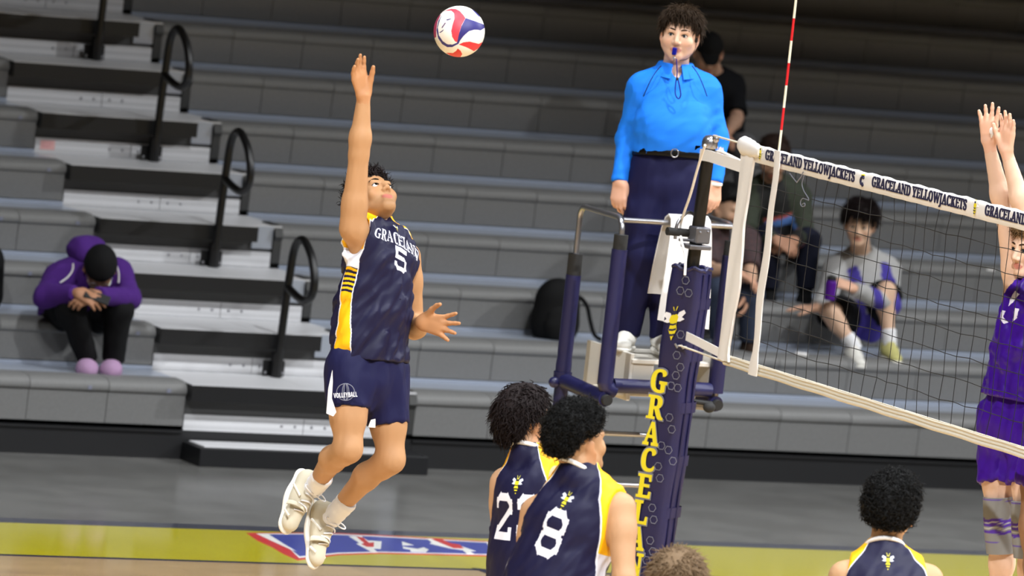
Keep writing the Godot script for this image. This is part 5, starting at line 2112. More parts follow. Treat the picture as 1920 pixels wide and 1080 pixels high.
func jumper() -> void:
	var D := 26.6
	var J := JD({"neck": [705, 425, D + 0.05], "shR": [661, 428, D - 0.16], "shL": [764, 482, D + 0.12], "elR": [673, 289, D - 0.2], "wrR": [682, 181, D - 0.22],
		"elL": [777, 618, D + 0.2], "wrL": [790, 604, D - 0.03], "hipR": [653, 693, D - 0.09], "hipL": [721, 700, D + 0.05], "knR": [653, 842, D - 0.14], "knL": [733, 862, D + 0.02],
		"anR": [592, 908, D + 0.24], "anL": [627, 962, D + 0.27]})
	J.calfR = (-HR * 0.75 + Vector3.UP * 0.65).normalized()
	J.calfL = J.calfR
	var h := head_frame(U(701, 375, D), facing(34, 52), crown(34, 52) + HR * 0.06, 1.0)
	var p := person("leaping player in navy number 5 shirt, right arm stretched up at the ball", J, h, {
		"skin": Color(0.4, 0.215, 0.1), "lips": Color(0.4, 0.13, 0.1), "w": 0.97, "aw": 1.02, "lw": 0.98, "cell": 0.011, "eyes": true, "look": Vector3(0.1, 0.12, 1),
		"beard": Color(0.3, 0.18, 0.1, 0.25), "hcell": 0.004, "fcell": 0.0036,
		"handR": [Vector3.UP * 0.97 - HR * 0.32 + HT * 0.05, HR * 0.75 + HT * 0.65, [0.3, 0.1, 0.12, 0.18, 0.2], 0.06, 0.25],
		"handL": [HR * 0.9 + HT * 0.35 - Vector3.UP * 0.02, HT * 0.95 - HR * 0.3 + Vector3.UP * 0.1, [0.35, 0.1, 0.08, 0.1, 0.1], 0.28, 0.9],
		"haircol": Color(0.012, 0.01, 0.009), "hair": {"seed": 4, "count": 1500, "len": 0.024, "curl": 0.006, "turns": 1.3, "front": 0.42, "nape": -0.35, "side": 0.15, "mess": 0.7, "thick": 0.0026, "bulk": 0.014, "tall": 0.5}})
	p.tilt = 0.3
	p.hole = 0.055
	p.armhole = 0.055
	team_shirt(p, jersey_image("5", "5"), 11, 0.56, 0.015, 0.018, Vector3(0.6, 1, 0.2), 0.05)
	shorts(p, M.navy_cloth, [0.5, 0.6], 21, 0.088, 0.010)
	# white gusset at the side of the shorts, the round ball emblem on the leg
	var t: Trunk = p.t
	var g := G.new()
	var a := U(612, 775, D - 0.23)
	g.extrude(PackedVector2Array([Vector2(0, 0), Vector2(0.028, -0.012), Vector2(0.04, 0.005), Vector2(0.022, 0.06), Vector2(0.026, 0.13), Vector2(0.024, 0.175), Vector2(0.008, 0.1)]), Transform3D(Basis(CR, CU, -CF).orthonormalized(), a), 0.012)
	put("white_gusset", g, M.white_cloth, p.root)
	g = G.new()
	g.extrude(PackedVector2Array([Vector2(0, 0), Vector2(0.03, -0.002), Vector2(0.03, 0.034), Vector2(0.012, 0.03)]), Transform3D(Basis(CR, CU, -CF).orthonormalized(), U(690, 801, D - 0.085)), 0.012)
	put("white_gusset", g, M.white_cloth, p.root)
	g = G.new()
	var c := U(648, 735, D - 0.215)
	var bb := Basis(CR, CU, -CF).orthonormalized()
	for rr in [0.036, 0.024, 0.012]:
		var ring := []
		for i in 25:
			var an := TAU * i / 24.0
			ring.append(c + bb * Vector3(cos(an) * rr * (1.0 if rr > 0.03 else 0.55), sin(an) * 0.034, 0.012 - 3.0 * rr * rr * cos(an) * cos(an)))
		g.tube(ring, 0.0016, 5, false)
	var em := put("ball_emblem", g, M.print_grey, p.root)
	var tm := text_mesh("VOLLEYBALL", 0.019, 0.003, false)
	tm.material = M.print_white
	var l := MeshInstance3D.new()
	l.mesh = tm
	l.name = "emblem_word"
	em.add_child(l)
	l.transform = Transform3D(bb * Basis(Vector3(0, 0, 1), 0.06) * Basis.from_scale(Vector3(0.095 / tm.get_aabb().size.x, 1, 1)), c - bb.y * 0.012 + bb.z * 0.016)
	for s in ["R", "L"]:
		var an: Vector3 = J["an" + s]
		var kn: Vector3 = J["kn" + s]
		var toe := U(560, 1000, D + 0.14) if s == "R" else U(622, 1068, D + 0.18)
		sock(p, an, kn, 0.10, M.white_sock, (toe - an).normalized(), 0.042)
		shoe(p, an + (an - kn).normalized() * 0.02, toe - an, (kn - an).normalized() * 0.5 + HR * 0.75 + HT * 0.5, M.shoe_beige, M.shoe_white, 1.05, M.white_sock, 0.006)
		g = G.new()
		var pts := []
		var dd := (toe - an).normalized()
		var uu := (HR * 0.75 + HT * 0.5 - dd * (HR * 0.75 + HT * 0.5).dot(dd)).normalized()
		var nn := dd.cross(uu)
		var ac := an + (an - kn).normalized() * 0.02
		for i in 9:
			var an2 := PI * (i / 8.0 - 0.5) * 1.15
			pts.append(ac + dd * 0.105 + nn * sin(an2) * 0.047 + uu * (cos(an2) * 0.04 - 0.058))
		g.tube(pts, 0.013, 8, true, 0.25)
		put("shoe_strap", g, M.shoe_beige, p.root)
		for e in [-1.0, 1.0]:
			for q in [[0.02, 0.07], [0.14, 0.165]]:
				g = G.new()
				var sp := []
				for i in 6:
					var f := i / 5.0
					sp.append(ac + dd * lerpf(q[0], q[1], f) + nn * e * (0.043 - 0.006 * f * f) + uu * lerpf(-0.07, -0.025 - 0.02 * (1.0 if q[0] > 0.1 else 0.0), f))
				g.tube(sp, 0.007, 6, true, 0.6)
				put("side_stripe", g, M.shoe_white, p.root)

func referee() -> void:
	var D := 30.42
	var J := JD({"neck": [1266, 128, D + 0.03], "shR": [1203, 164, D], "shL": [1325, 170, D + 0.02], "elR": [1176, 262, D + 0.03], "wrR": [1162, 340, D - 0.04], "elL": [1346, 262, D + 0.02], "wrL": [1341, 342, D - 0.05],
		"hipR": [1221, 312, D], "hipL": [1285, 316, D], "knR": [1203, 478, D - 0.03], "knL": [1262, 480, D - 0.03], "anR": [1176, 621, D + 0.03], "anL": [1240, 627, D + 0.03]})
	var h := head_frame(U(1275, 66, D - 0.01), facing(-8, 2), Vector3.UP + HR * 0.03, 1.0)
	var p := person("referee in bright blue polo with a whistle, standing on the raised stand", J, h, {
		"skin": Color(0.66, 0.42, 0.3), "lips": Color(0.52, 0.22, 0.2), "w": 1.02, "aw": 0.95, "lw": 0.95, "fat": 0.007, "eyes": true, "iris": Color(0.12, 0.16, 0.2), "look": Vector3(-0.12, -0.03, 1), "browcol": Color(0.16, 0.1, 0.06),
		"hcell": 0.004, "handR": [-Vector3.UP + HR * 0.05 + HT * 0.12, HR * 0.5 - HT * 0.85, [0.3, 0.28, 0.3, 0.34, 0.36], 0.02, 0.25],
		"handL": [-Vector3.UP + HT * 0.12, -HR * 0.6 - HT * 0.75, [0.3, 0.28, 0.3, 0.34, 0.36], 0.02, 0.25],
		"haircol": Color(0.035, 0.022, 0.014), "hair": {"seed": 8, "count": 3000, "len": 0.044, "curl": 0.002, "turns": 0.5, "front": 0.5, "nape": -0.5, "side": 0.14, "part": [-0.2, 0.8, -0.5], "lay": 1.0, "lift": 0.4, "droop": 0.8, "mess": 0.42, "thick": 0.0024, "bulk": 0.015, "tall": 0.6, "fall": 0.1}})
	var t: Trunk = p.t
	var blue := cloth_mat("blue_polo", Color(0.1, 0.46, 0.9), 0.7, 0.2)
	var B := Basis(t.side, t.up, t.front)
	var belt_y := t.h + t.up * 0.055
	var P := trunk_prims(J, t, 1.02, 0.024, 0.01)
	P.append(flatcone(t.mid + t.up * 0.02, t.h + t.up * 0.06, t.front, 0.163, 0.16, 0.84, 0.06))
	for q in P:
		cut(q, belt_y + t.up * 0.022, -t.up)
	for e in [-1.0, 1.0]:
		P.append(egg(t.s - t.up * 0.175 + t.front * 0.085 + t.side * 0.07 * e, B, Vector3(0.078, 0.082, 0.07), 0.06))
	for s in ["R", "L"]:
		var sh: Vector3 = J["sh" + s]
		var el: Vector3 = J["el" + s]
		var wr: Vector3 = J["wr" + s]
		P.append(cone(J.neck - t.up * 0.03, sh, 0.054, 0.054, 0.04))
		P.append(cone(sh, el, 0.062, 0.05, 0.03))
		P.append(cut(cone(el, wr + (wr - el) * 0.08, 0.05, 0.036, 0.03), wr + (wr - el) * 0.02, wr - el))
	garment(p, "polo_shirt", P, blue, 0.0095, 0.0065, 31, [cone(J.neck + t.front * 0.015 + t.up * 0.05, h.o, 0.06, 0.055, 0.012), cone(J.neck + t.front * 0.075 + t.up * 0.02, J.neck + t.front * 0.1 - t.up * 0.085, 0.042, 0.006, 0.01)], folds(Vector3(1, 0.55, 0.2), 5, 15))
	# the hem is tucked in: everything below the belt belongs to the trousers
	var tr := [flatcone(t.h + t.up * 0.05, t.h - t.up * 0.06, t.hfront, 0.166, 0.17, 0.82, 0.05)]
	cut(tr[0], belt_y, t.up)
	for s in ["R", "L"]:
		var an: Vector3 = J["an" + s]
		var kn: Vector3 = J["kn" + s]
		var hip: Vector3 = J["hip" + s]
		tr.append(cone(hip - t.up * 0.03, hip.lerp(kn, 0.6), 0.106, 0.09, 0.04))
		tr.append(cone(hip.lerp(kn, 0.5), kn, 0.094, 0.076, 0.04))
		tr.append(cut(cone(kn, an - t.up * 0.06, 0.076, 0.058, 0.04), an - t.up * 0.025, -t.up))
	garment(p, "trousers", tr, M.navy_cloth, 0.011, 0.008, 32, [], folds(Vector3.UP, 4, 13))
	var g := G.new()
	var ring := []
	for i in 41:
		var a := TAU * i / 40.0
		ring.append(belt_y + t.up * 0.006 + t.front * (cos(a) * 0.156 + 0.004) + t.side * sin(a) * 0.174)
	g.tube(ring, 0.019, 8, false, 0.35)
	var belt := put("belt", g, cloth_mat("black_leather", Color(0.03, 0.03, 0.03), 0.4, 0.0), p.root)
	g = G.new()
	ring = []
	for i in 17:
		var a := TAU * i / 16.0
		ring.append(belt_y + t.up * (0.006 + sin(a) * 0.02) + t.front * 0.166 + t.side * (0.01 + cos(a) * 0.017))
	g.tube(ring, 0.003, 6, false)
	put("buckle", g, M.steel, belt)
	# collar: two folded wings round the neck
	for e in [-1.0, 1.0]:
		g = G.new()
		var pts := []
		for i in 12:
			var f := i / 11.0
			var a := lerpf(PI, 0.26, f)
			var dv: Vector3 = t.front * cos(a) + t.side * sin(a) * e
			var base: Vector3 = J.neck + t.up * (0.03 - 0.03 * f) + t.front * 0.012
			pts.append(base + dv * 0.066)
			pts.append(base + dv * 0.078 + t.up * 0.012)
			pts.append(base + dv * (0.108 + 0.012 * f) - t.up * (0.03 + 0.03 * f) + t.front * 0.012 * f)
		if e > 0:
			var r2 := []
			for i in 12:
				for k in 3:
					r2.append(pts[i * 3 + 2 - k])
			pts = r2
		sheet(g, pts, 3, 12, 0.005)
		put("collar", g, blue, p.root)
	# dark raglan piping
	for e in [-1.0, 1.0]:
		g = G.new()
		var pts := []
		for i in 10:
			var f := i / 9.0
			var q := U(lerpf(1239.0 if e < 0 else 1297.0, 1206.0 if e < 0 else 1325.0, f), lerpf(121.0, 178.0, f) - 8.0 * sin(PI * f), D)
			pts.append(q + HT * (0.075 + 0.055 * sin(PI * minf(1.0, f * 0.8 + 0.1))))
		g.tube(pts, 0.0022, 6)
		put("piping", g, M.navy_cloth, p.root)
	for s in ["R", "L"]:
		shoe(p, J["an" + s] + Vector3(0, 0.015, 0), facing(-6 if s == "R" else 10) - Vector3.UP * 0.02, Vector3.UP, M.shoe_white, M.shoe_white, 0.95, null, 0.0075)
	# ear piece with its wire, wrist watch
	g = G.new()
	var ep := []
	for q in [[0.08, -0.01, 0.012], [0.083, -0.03, 0.012], [0.078, -0.07, 0.012], [0.06, -0.1, 0.03], [0.03, -0.115, 0.05], [0.0, -0.112, 0.075]]:
		ep.append(h.at(q[0], q[1], q[2]))
	g.tube(rounded(ep, 0.01, 0.02), 0.0016, 5)
	g.ball(h.at(0.08, -0.012, 0.01), h.b, Vector3(0.007, 0.012, 0.007), 10, 8)
	put("earpiece", g, M.foam_black, p.root)
	g = G.new()
	var wl: Vector3 = J.wrL
	var wd: Vector3 = (J.elL - wl).normalized()
	ring = []
	for i in 17:
		var a := TAU * i / 16.0
		ring.append(wl + wd * -0.008 + (HR * cos(a) + HT * sin(a)) * 0.031)
	g.tube(ring, 0.008, 6, false, 0.5)
	put("wristwatch", g, M.white_cloth, p.root)
	# the whistle on its lanyard
	var wt := thing("whistle", "blue whistle on a cord in the referee's mouth", "whistle", h.at(0, -0.09, 0.1))
	g = G.new()
	g.bevel_box(Transform3D(h.b, h.at(-0.002, -0.074, 0.108) - wt.position), Vector3(0.02, 0.034, 0.026), 0.003)
	g.bevel_box(Transform3D(h.b, h.at(-0.002, -0.066, 0.096) - wt.position), Vector3(0.018, 0.01, 0.02), 0.002)
	put("body", g, cloth_mat("whistle_blue", Color(0.06, 0.08, 0.5), 0.35, 0.0), wt)
	g = G.new()
	g.ball(h.at(0.0, -0.104, 0.112) - wt.position, h.b, Vector3.ONE * 0.007, 12, 8)
	g.tube([h.at(0.002, -0.108, 0.112) - wt.position, h.at(0.004, -0.122, 0.112) - wt.position], 0.003, 6)
	put("clip", g, M.steel, wt)
	g = G.new()
	var cord := []
	for q in [[1268, 110], [1269, 125], [1270, 140], [1266, 160], [1266, 178], [1272, 187], [1277, 180], [1274, 160], [1270, 145]]:
		cord.append(U(q[0], q[1], D - 0.185) - wt.position)
	g.tube(rounded(cord, 0.01, 0.03), 0.0032, 6)
	put("cord", g, cloth_mat("cord_blue", Color(0.1, 0.13, 0.45), 0.7, 0.0), wt)
	g = G.new()
	g.ball(U(1270, 148, D - 0.187) - wt.position, Basis.IDENTITY, Vector3.ONE * 0.007, 10, 8)
	put("toggle", g, M.foam_black, wt)

func back_players() -> void:
	# number 8
	var D := 25.0
	var J := JD({"neck": [1083, 889, D], "shL": [1004, 962, D + 0.1], "shR": [1164, 952, D - 0.08], "elR": [1170, 1085, D - 0.16], "wrR": [1140, 1190, D + 0.08], "elL": [985, 1085, D + 0.1], "wrL": [1020, 1190, D + 0.3],
		"hipL": [965, 1188, D + 0.1], "hipR": [1035, 1190, D - 0.02]})
	var f8 := facing(150)
	stand_legs(J, f8, 0.1, 0.1)
	var h := head_frame(U(1086, 830, D + 0.02), facing(132, 14), crown(132, 14), 1.06)
	var p := person("player in navy number 8 shirt with tall curly black hair, seen from behind", J, h, {
		"skin": Color(0.41, 0.23, 0.12), "w": 1.13, "aw": 1.1, "lw": 1.05, "cell": 0.0115, "hcell": 0.005, "handR": [-Vector3.UP + f8 * 0.4, -HT, [0.3, 0.3, 0.3, 0.3, 0.3]], "handL": [-Vector3.UP + f8 * 0.4, -HT, [0.3, 0.3, 0.3, 0.3, 0.3]],
		"haircol": Color(0.011, 0.009, 0.008), "hair": {"seed": 2, "count": 3600, "len": 0.021, "curl": 0.006, "turns": 1.7, "front": 0.3, "nape": -0.62, "side": 0.12, "fade0": -0.9, "fade1": -0.25, "mess": 0.6, "thick": 0.0021, "segs": 9, "bulk": 0.027, "tall": 0.35}})
	team_shirt(p, jersey_image("", "8"), 12, 0.66, 0.008, 0.018, Vector3(0.7, 1, 0.3))
	shorts(p, M.navy_cloth, [0.55, 0.55], 22, 0.11)
	court_shoes(p, f8)
	# number 23
	D = 25.9
	J = JD({"neck": [990, 850, D], "shL": [945, 905, D + 0.06], "shR": [1050, 905, D - 0.08], "elR": [1070, 1030, D - 0.1], "wrR": [1060, 1140, D + 0.1], "elL": [938, 1030, D + 0.1], "wrL": [950, 1130, D + 0.25],
		"hipL": [955, 1150, D + 0.06], "hipR": [1025, 1150, D - 0.04]})
	var f23 := facing(148)
	stand_legs(J, f23, 0.1, 0.06)
	h = head_frame(U(988, 790, D + 0.02), facing(128, 18), crown(128, 18), 1.02)
	p = person("player in navy number 23 shirt with wavy black hair, seen from behind", J, h, {
		"skin": Color(0.46, 0.27, 0.155), "w": 1.0, "cell": 0.012, "hcell": 0.005, "handR": [-Vector3.UP + f23 * 0.4, -HT, [0.3, 0.3, 0.3, 0.3, 0.3]], "handL": [-Vector3.UP + f23 * 0.4, -HT, [0.3, 0.3, 0.3, 0.3, 0.3]],
		"haircol": Color(0.015, 0.011, 0.009), "hair": {"seed": 3, "count": 2600, "len": 0.032, "curl": 0.007, "turns": 1.2, "front": 0.35, "nape": -0.86, "side": 0.0, "fade0": -0.85, "fade1": -0.15, "mess": 0.55, "thick": 0.0028, "fall": 0.7, "lift": 0.6, "lay": 0.7, "comb": Vector3(0, -0.6, -0.8), "bulk": 0.022, "tall": 0.5, "segs": 9}})
	team_shirt(p, jersey_image("", "23"), 13, 0.64, 0.007, 0.016, Vector3(0.2, 1, 0.3))
	shorts(p, M.navy_cloth, [0.55, 0.55], 23, 0.11)
	court_shoes(p, f23)
	# the player at the lower right
	D = 25.0
	J = JD({"neck": [1658, 1034, D], "shL": [1580, 1080, D], "shR": [1742, 1086, D], "elR": [1775, 1200, D + 0.05], "wrR": [1735, 1280, D + 0.25], "elL": [1552, 1200, D + 0.05], "wrL": [1585, 1280, D + 0.25],
		"hipL": [1615, 1300, D - 0.1], "hipR": [1690, 1305, D - 0.1]})
	var fb := facing(176)
	stand_legs(J, fb, 0.16, 0.2)
	h = head_frame(U(1671, 958, D + 0.03), facing(168, 8), crown(168, 8) + HR * 0.05, 1.03)
	p = person("crouching navy shirted player with round curly black hair at lower right", J, h, {
		"skin": Color(0.44, 0.26, 0.14), "w": 1.03, "cell": 0.013, "hcell": 0.005, "handR": [-Vector3.UP + fb * 0.6, -HT, [0.3, 0.3, 0.3, 0.3, 0.3]], "handL": [-Vector3.UP + fb * 0.6, -HT, [0.3, 0.3, 0.3, 0.3, 0.3]],
		"haircol": Color(0.011, 0.009, 0.008), "hair": {"seed": 6, "count": 3200, "len": 0.02, "curl": 0.007, "turns": 1.5, "front": 0.3, "nape": -0.82, "side": 0.05, "mess": 0.6, "thick": 0.0023, "segs": 9, "bulk": 0.026, "tall": 0.3}})
	team_shirt(p, jersey_image("", " "), 14, 0.62, 0.007, 0.016)
	shorts(p, M.navy_cloth, [0.55, 0.55], 24, 0.11)
	court_shoes(p, fb)
	# the fair-haired one of whom only the crown shows
	D = 24.3
	J = JD({"neck": [1262, 1180, D], "shL": [1180, 1215, D], "shR": [1350, 1222, D], "elR": [1370, 1350, D + 0.05], "wrR": [1340, 1450, D + 0.25], "elL": [1160, 1350, D + 0.05], "wrL": [1200, 1450, D + 0.25],
		"hipL": [1215, 1465, D - 0.05], "hipR": [1290, 1470, D - 0.05]})
	stand_legs(J, fb, 0.14, 0.12)
	h = head_frame(U(1268, 1104, D + 0.02), facing(172, 2), crown(172, 2), 1.03)
	p = person("player of whom only tousled light brown hair shows at the bottom edge", J, h, {
		"skin": Color(0.6, 0.4, 0.28), "w": 1.02, "cell": 0.02, "hcell": 0.009,
		"haircol": Color(0.14, 0.092, 0.052), "hair": {"seed": 9, "count": 3000, "len": 0.034, "curl": 0.005, "turns": 0.9, "front": 0.35, "nape": -0.7, "side": 0.02, "mess": 0.5, "thick": 0.0026, "part": [0.05, 0.8, -0.4], "lay": 1.0, "lift": 0.4, "bulk": 0.024, "tall": 0.2}})
	team_shirt(p, jersey_image("", ""), 15, 0.62, 0.0, 0.016, Vector3.UP, -0.075, 0.018)
	shorts(p, M.navy_cloth, [0.55, 0.55], 25, 0.11)
	court_shoes(p, fb)

func court_shoes(p: Dictionary, f: Vector3) -> void:
	for s in ["R", "L"]:
		sock(p, p.J["an" + s], p.J["kn" + s], 0.12, M.white_sock, f, 0.04)
		shoe(p, p.J["an" + s], f, Vector3.UP, M.shoe_white, M.shoe_white, 1.05, null, 0.011)

func blockers() -> void:
	var purple := cloth_mat("purple_cloth", Color(0.215, 0.065, 0.5), 0.42, 0.1)
	var D := 28.0
	for who in 2:
		var dx := 0.0 if who == 0 else 108.0
		var e := 0.0 if who == 0 else -0.5
		var J := JD({"neck": [1938 + dx, 534, D + e], "shR": [1908 + dx, 556, D + 0.02 + e], "shL": [1985 + dx, 566, D - 0.12 + e], "elR": [1884 + dx, 402, D + 0.0 + e], "wrR": [1854 + dx, 268, D - 0.03 + e], "elL": [1922 + dx, 405, D - 0.1 + e], "wrL": [1887 + dx, 284, D - 0.12 + e],
			"hipR": [1878 + dx, 782, D + 0.05 + e], "hipL": [1942 + dx, 792, D - 0.1 + e], "knR": [1872 + dx, 982, D + e], "knL": [1924 + dx, 990, D - 0.2 + e], "anR": [1868 + dx, 1175, D + 0.12 + e], "anL": [1925 + dx, 1185, D - 0.05 + e]})
		if who == 1:
			J.knR = U(1936, 985, D + e + 0.02)
			J.anR = U(1934, 1180, D + e + 0.12)
			J.hipR = U(1965, 790, D + e)
		J.calfR = HR
		J.calfL = HR
		var h := head_frame(U(1938 + dx, 466, D - 0.04 + e), facing(-52, -6), crown(-52, -6), 1.02)
		var skin := Color(0.64, 0.42, 0.3) if who == 0 else Color(0.22, 0.115, 0.06)
		var up := Vector3.UP
		var p := person("blocker in shiny purple kit with grey knee sleeves, both arms raised behind the net" if who == 0 else "second purple blocker, nearly all beyond the right edge of the picture", J, h, {
			"skin": skin, "w": 1.0, "aw": 1.0, "cell": 0.012 if who == 0 else 0.018, "hcell": 0.0045 if who == 0 else 0.008, "fcell": 0.004 if who == 0 else 0.007, "eyes": true, "browcol": Color(0.2, 0.12, 0.06), "iris": Color(0.1, 0.14, 0.18),
			"handR": [up * 0.98 - HR * 0.1, -HR * 0.45 + HT * 0.85, [0.05, 0.05, 0.02, 0.03, 0.05], 0.16, 0.75] if who == 0 else [up, -HR * 0.8 + HT * 0.5, [0.1, 0.1, 0.1, 0.1, 0.1]],
			"handL": [up * 0.98 - HR * 0.05, -HR * 0.75 + HT * 0.6, [0.05, 0.05, 0.05, 0.05, 0.08], 0.12, 0.4],
			"haircol": Color(0.16, 0.095, 0.045) if who == 0 else Color(0.01, 0.008, 0.007), "hair": {"seed": 12 + who, "count": 1800, "len": 0.026, "curl": 0.007, "turns": 1.5, "front": 0.3, "nape": -0.6, "side": 0.1, "mess": 0.6, "thick": 0.0026, "bulk": 0.02, "tall": 0.3}})
		var im := Image.create(512, 512, false, Image.FORMAT_RGB8)
		im.fill(Color(0.215, 0.065, 0.5))
		if who == 0:
			for q in [[[500, 60], [520, 70], [512, 110], [498, 130], [494, 100]], [[486, 150], [496, 150], [494, 175], [506, 195], [500, 205], [486, 190]], [[520, 130], [530, 130], [528, 170], [518, 190]]]:
				var poly := PackedVector2Array()
				for a in q:
					poly.append(Vector2(a[0] - 12.0, a[1]))
				fill_poly(im, poly, Color(0.85, 0.84, 0.9))
		team_shirt(p, im, 16 + who, 0.52, 0.016, 0.032, Vector3(0.6, 1, -0.4), 0.085, 0.0095 if who == 0 else 0.016)
		M["shirt_%d" % (16 + who)].roughness = 0.36
		shorts(p, purple, [0.62, 0.6], 26 + who, 0.105, 0.014)
		for s in ["R", "L"]:
			var kn: Vector3 = J["kn" + s]
			var an: Vector3 = J["an" + s]
			var hip: Vector3 = J["hip" + s]
			if who == 0:
				var g := G.new()
				var pts := []
				var rr := []
				var ax := (hip - an).normalized()
				for i in 42:
					var f := i / 41.0
					pts.append(kn + ax * lerpf(-0.125, 0.115, f) + HR * 0.012 * (1.0 - f))
					rr.append(lerpf(0.06, 0.069, f) + 0.004 * sin(PI * f))
				g.tube(pts, rr, 24)
				for i in g.v.size():
					var y := (g.v[i] - kn).dot(ax)
					var c := Color(0.2, 0.2, 0.195)
					var wob := 0.004 * sin((g.v[i] - kn).dot(HR) * 90.0)
					for b in [0.02, 0.0, -0.03]:
						if absf(y - b + wob) < 0.007:
							c = Color(0.075, 0.03, 0.3)
					if absf(y - 0.107) < 0.0025 or absf(y + 0.075) < 0.0015:
						c = Color(0.1, 0.06, 0.3)
					if absf(y + 0.015 + wob) < 0.003 or absf(y - 0.011 + wob) < 0.002:
						c = Color(0.4, 0.4, 0.4)
					g.c[i] = c
				var km := skin_mat("knit_sleeve")
				km.roughness = 0.85
				put("knee_sleeve", g, km, p.root)
			sock(p, an, kn, 0.14, M.white_sock, -HR, 0.042)
			shoe(p, an, -HR * 0.8 + HT * 0.3 - Vector3.UP * 0.5, HT * 0.2 + Vector3.UP * 0.8 - HR * 0.4, M.shoe_white, M.shoe_white, 1.05, null, 0.011)
		if who == 0:
			var g := G.new()
			g.ball(U(1861, 246, D - 0.085), Basis(CR, CU, -CF).orthonormalized(), Vector3(0.014, 0.018, 0.008), 14, 10)
			g.tube([U(1861, 250, D - 0.085), U(1859, 258, D - 0.08)], [0.009, 0.003], 8)
			put("finger_tape", g, M.white_cloth, p.root)

# ---- spectators ---------------------------------------------------------------------------------
func sleeve_top(p: Dictionary, called: String, m: Material, more: float, reach: float, cell: float, amp: float, seed_: int, hem := -0.03, paint := 0) -> void:
	var J: Dictionary = p.J
	var t: Trunk = p.t
	var P := trunk_prims(J, t, p.w, more, 0.01)
	P.append(flatcone(t.mid, t.h + t.up * hem, t.hfront, 0.14 * p.w + more, 0.15 * p.w + more, 0.8, 0.06))
	for s in ["R", "L"]:
		var sh: Vector3 = J["sh" + s]
		var el: Vector3 = J["el" + s]
		var wr: Vector3 = J["wr" + s]
		P.append(cone(J.neck - t.up * 0.01, sh, 0.05 + more * 0.6, 0.05 + more * 0.6, 0.04))
		if reach > 1.0:
			P.append(cone(sh, el, 0.056 + more * 0.6, 0.046 + more * 0.5, 0.03))
			P.append(cut(cone(el, wr, 0.046 + more * 0.5, 0.032 + more * 0.4, 0.03), el.lerp(wr, reach - 1.0), wr - el))
		else:
			P.append(cut(cone(sh, el, 0.058 + more * 0.6, 0.052 + more * 0.6, 0.03), sh.lerp(el, reach), el - sh))
	var j := job(P, cell, [cone(J.neck + t.up * 0.035 + t.front * 0.012, p.h.o, 0.058, 0.05, 0.012)], amp, seed_, 1.0, folds(Vector3(0.6, 1, 0.3), 5, 13))
	after.append(func():
		var g := G.new()
		j.into(g, Color.WHITE)
		if paint > 0:
			for i in g.v.size():
				g.c[i] = vest_tone(g.v[i], t) if paint == 1 else jacket_tone(g.v[i], t)
		put(called, g, m, p.root))

func trousers(p: Dictionary, m: Material, reach: Array, cell: float, seed_: int, r := 0.0, called := "trousers") -> void:
	var J: Dictionary = p.J
	var t: Trunk = p.t
	var P := [flatcone(t.h + t.up * 0.07, t.h - t.up * 0.01, t.hfront, 0.15 * p.w + 0.012, 0.155 * p.w + 0.012, 0.8, 0.05)]
	for i in 2:
		var s: String = ["R", "L"][i]
		var hip: Vector3 = J["hip" + s]
		var kn: Vector3 = J["kn" + s]
		var an: Vector3 = J["an" + s]
		if reach[i] > 1.0:
			P.append(cone(hip, kn, 0.098 + r, 0.07 + r, 0.04))
			P.append(cut(cone(kn, an, 0.07 + r, 0.05 + r, 0.03), kn.lerp(an, reach[i] - 1.0), an - kn))
		else:
			P.append(cut(cone(hip, hip.lerp(kn, reach[i] + 0.08), 0.1 + r, 0.088 + r, 0.04), hip.lerp(kn, reach[i]), kn - hip))
	garment(p, called, P, m, cell, 0.008, seed_, [], folds(Vector3(0.2, 1, 0.2), 5, 12))

func vest_tone(q: Vector3, t: Trunk) -> Color:         # purple vest straps over grey fleece
	var d := q - t.h
	var y := d.dot(t.up)
	var x := absf(d.dot(t.side))
	var z := d.dot(t.front)
	var f := y / (t.s - t.h).length()
	if x < 0.18 and f < 1.2 - maxf(0.0, x - 0.1) * 2.0:
		var inner := 0.028 + maxf(0.0, f - 0.4) * 0.06
		if z > 0.0 and f > 0.42 and (x < inner or x > inner + 0.07):
			return Color(0.36, 0.355, 0.35)
		if z > 0.0 and f <= 0.42 and f > 0.22 and x < 0.055:
			return Color(0.6, 0.6, 0.62)
		return Color(0.05, 0.035, 0.27)
	return Color(0.36, 0.355, 0.35)

func jacket_tone(q: Vector3, t: Trunk) -> Color:       # open green jacket over a black shirt with a bright print
	var d := q - t.h
	var x := absf(d.dot(t.side) + 0.015)
	var y := d.dot(t.up)
	if d.dot(t.front) > 0.03 and x < 0.085 and y > 0.02:
		if absf(y - 0.31) < 0.028:
			return Color(0.1, 0.22, 0.55) if absf(y - 0.3) < 0.02 else Color(0.4, 0.08, 0.06)
		return Color(0.012, 0.012, 0.014)
	return Color(0.035, 0.04, 0.026)

func paint_mat(called: String, rough := 0.8) -> StandardMaterial3D:
	if not M.has(called):
		var m := mat(called, Color(1, 1, 1), rough)
		m.vertex_color_use_as_albedo = true
	return M[called]

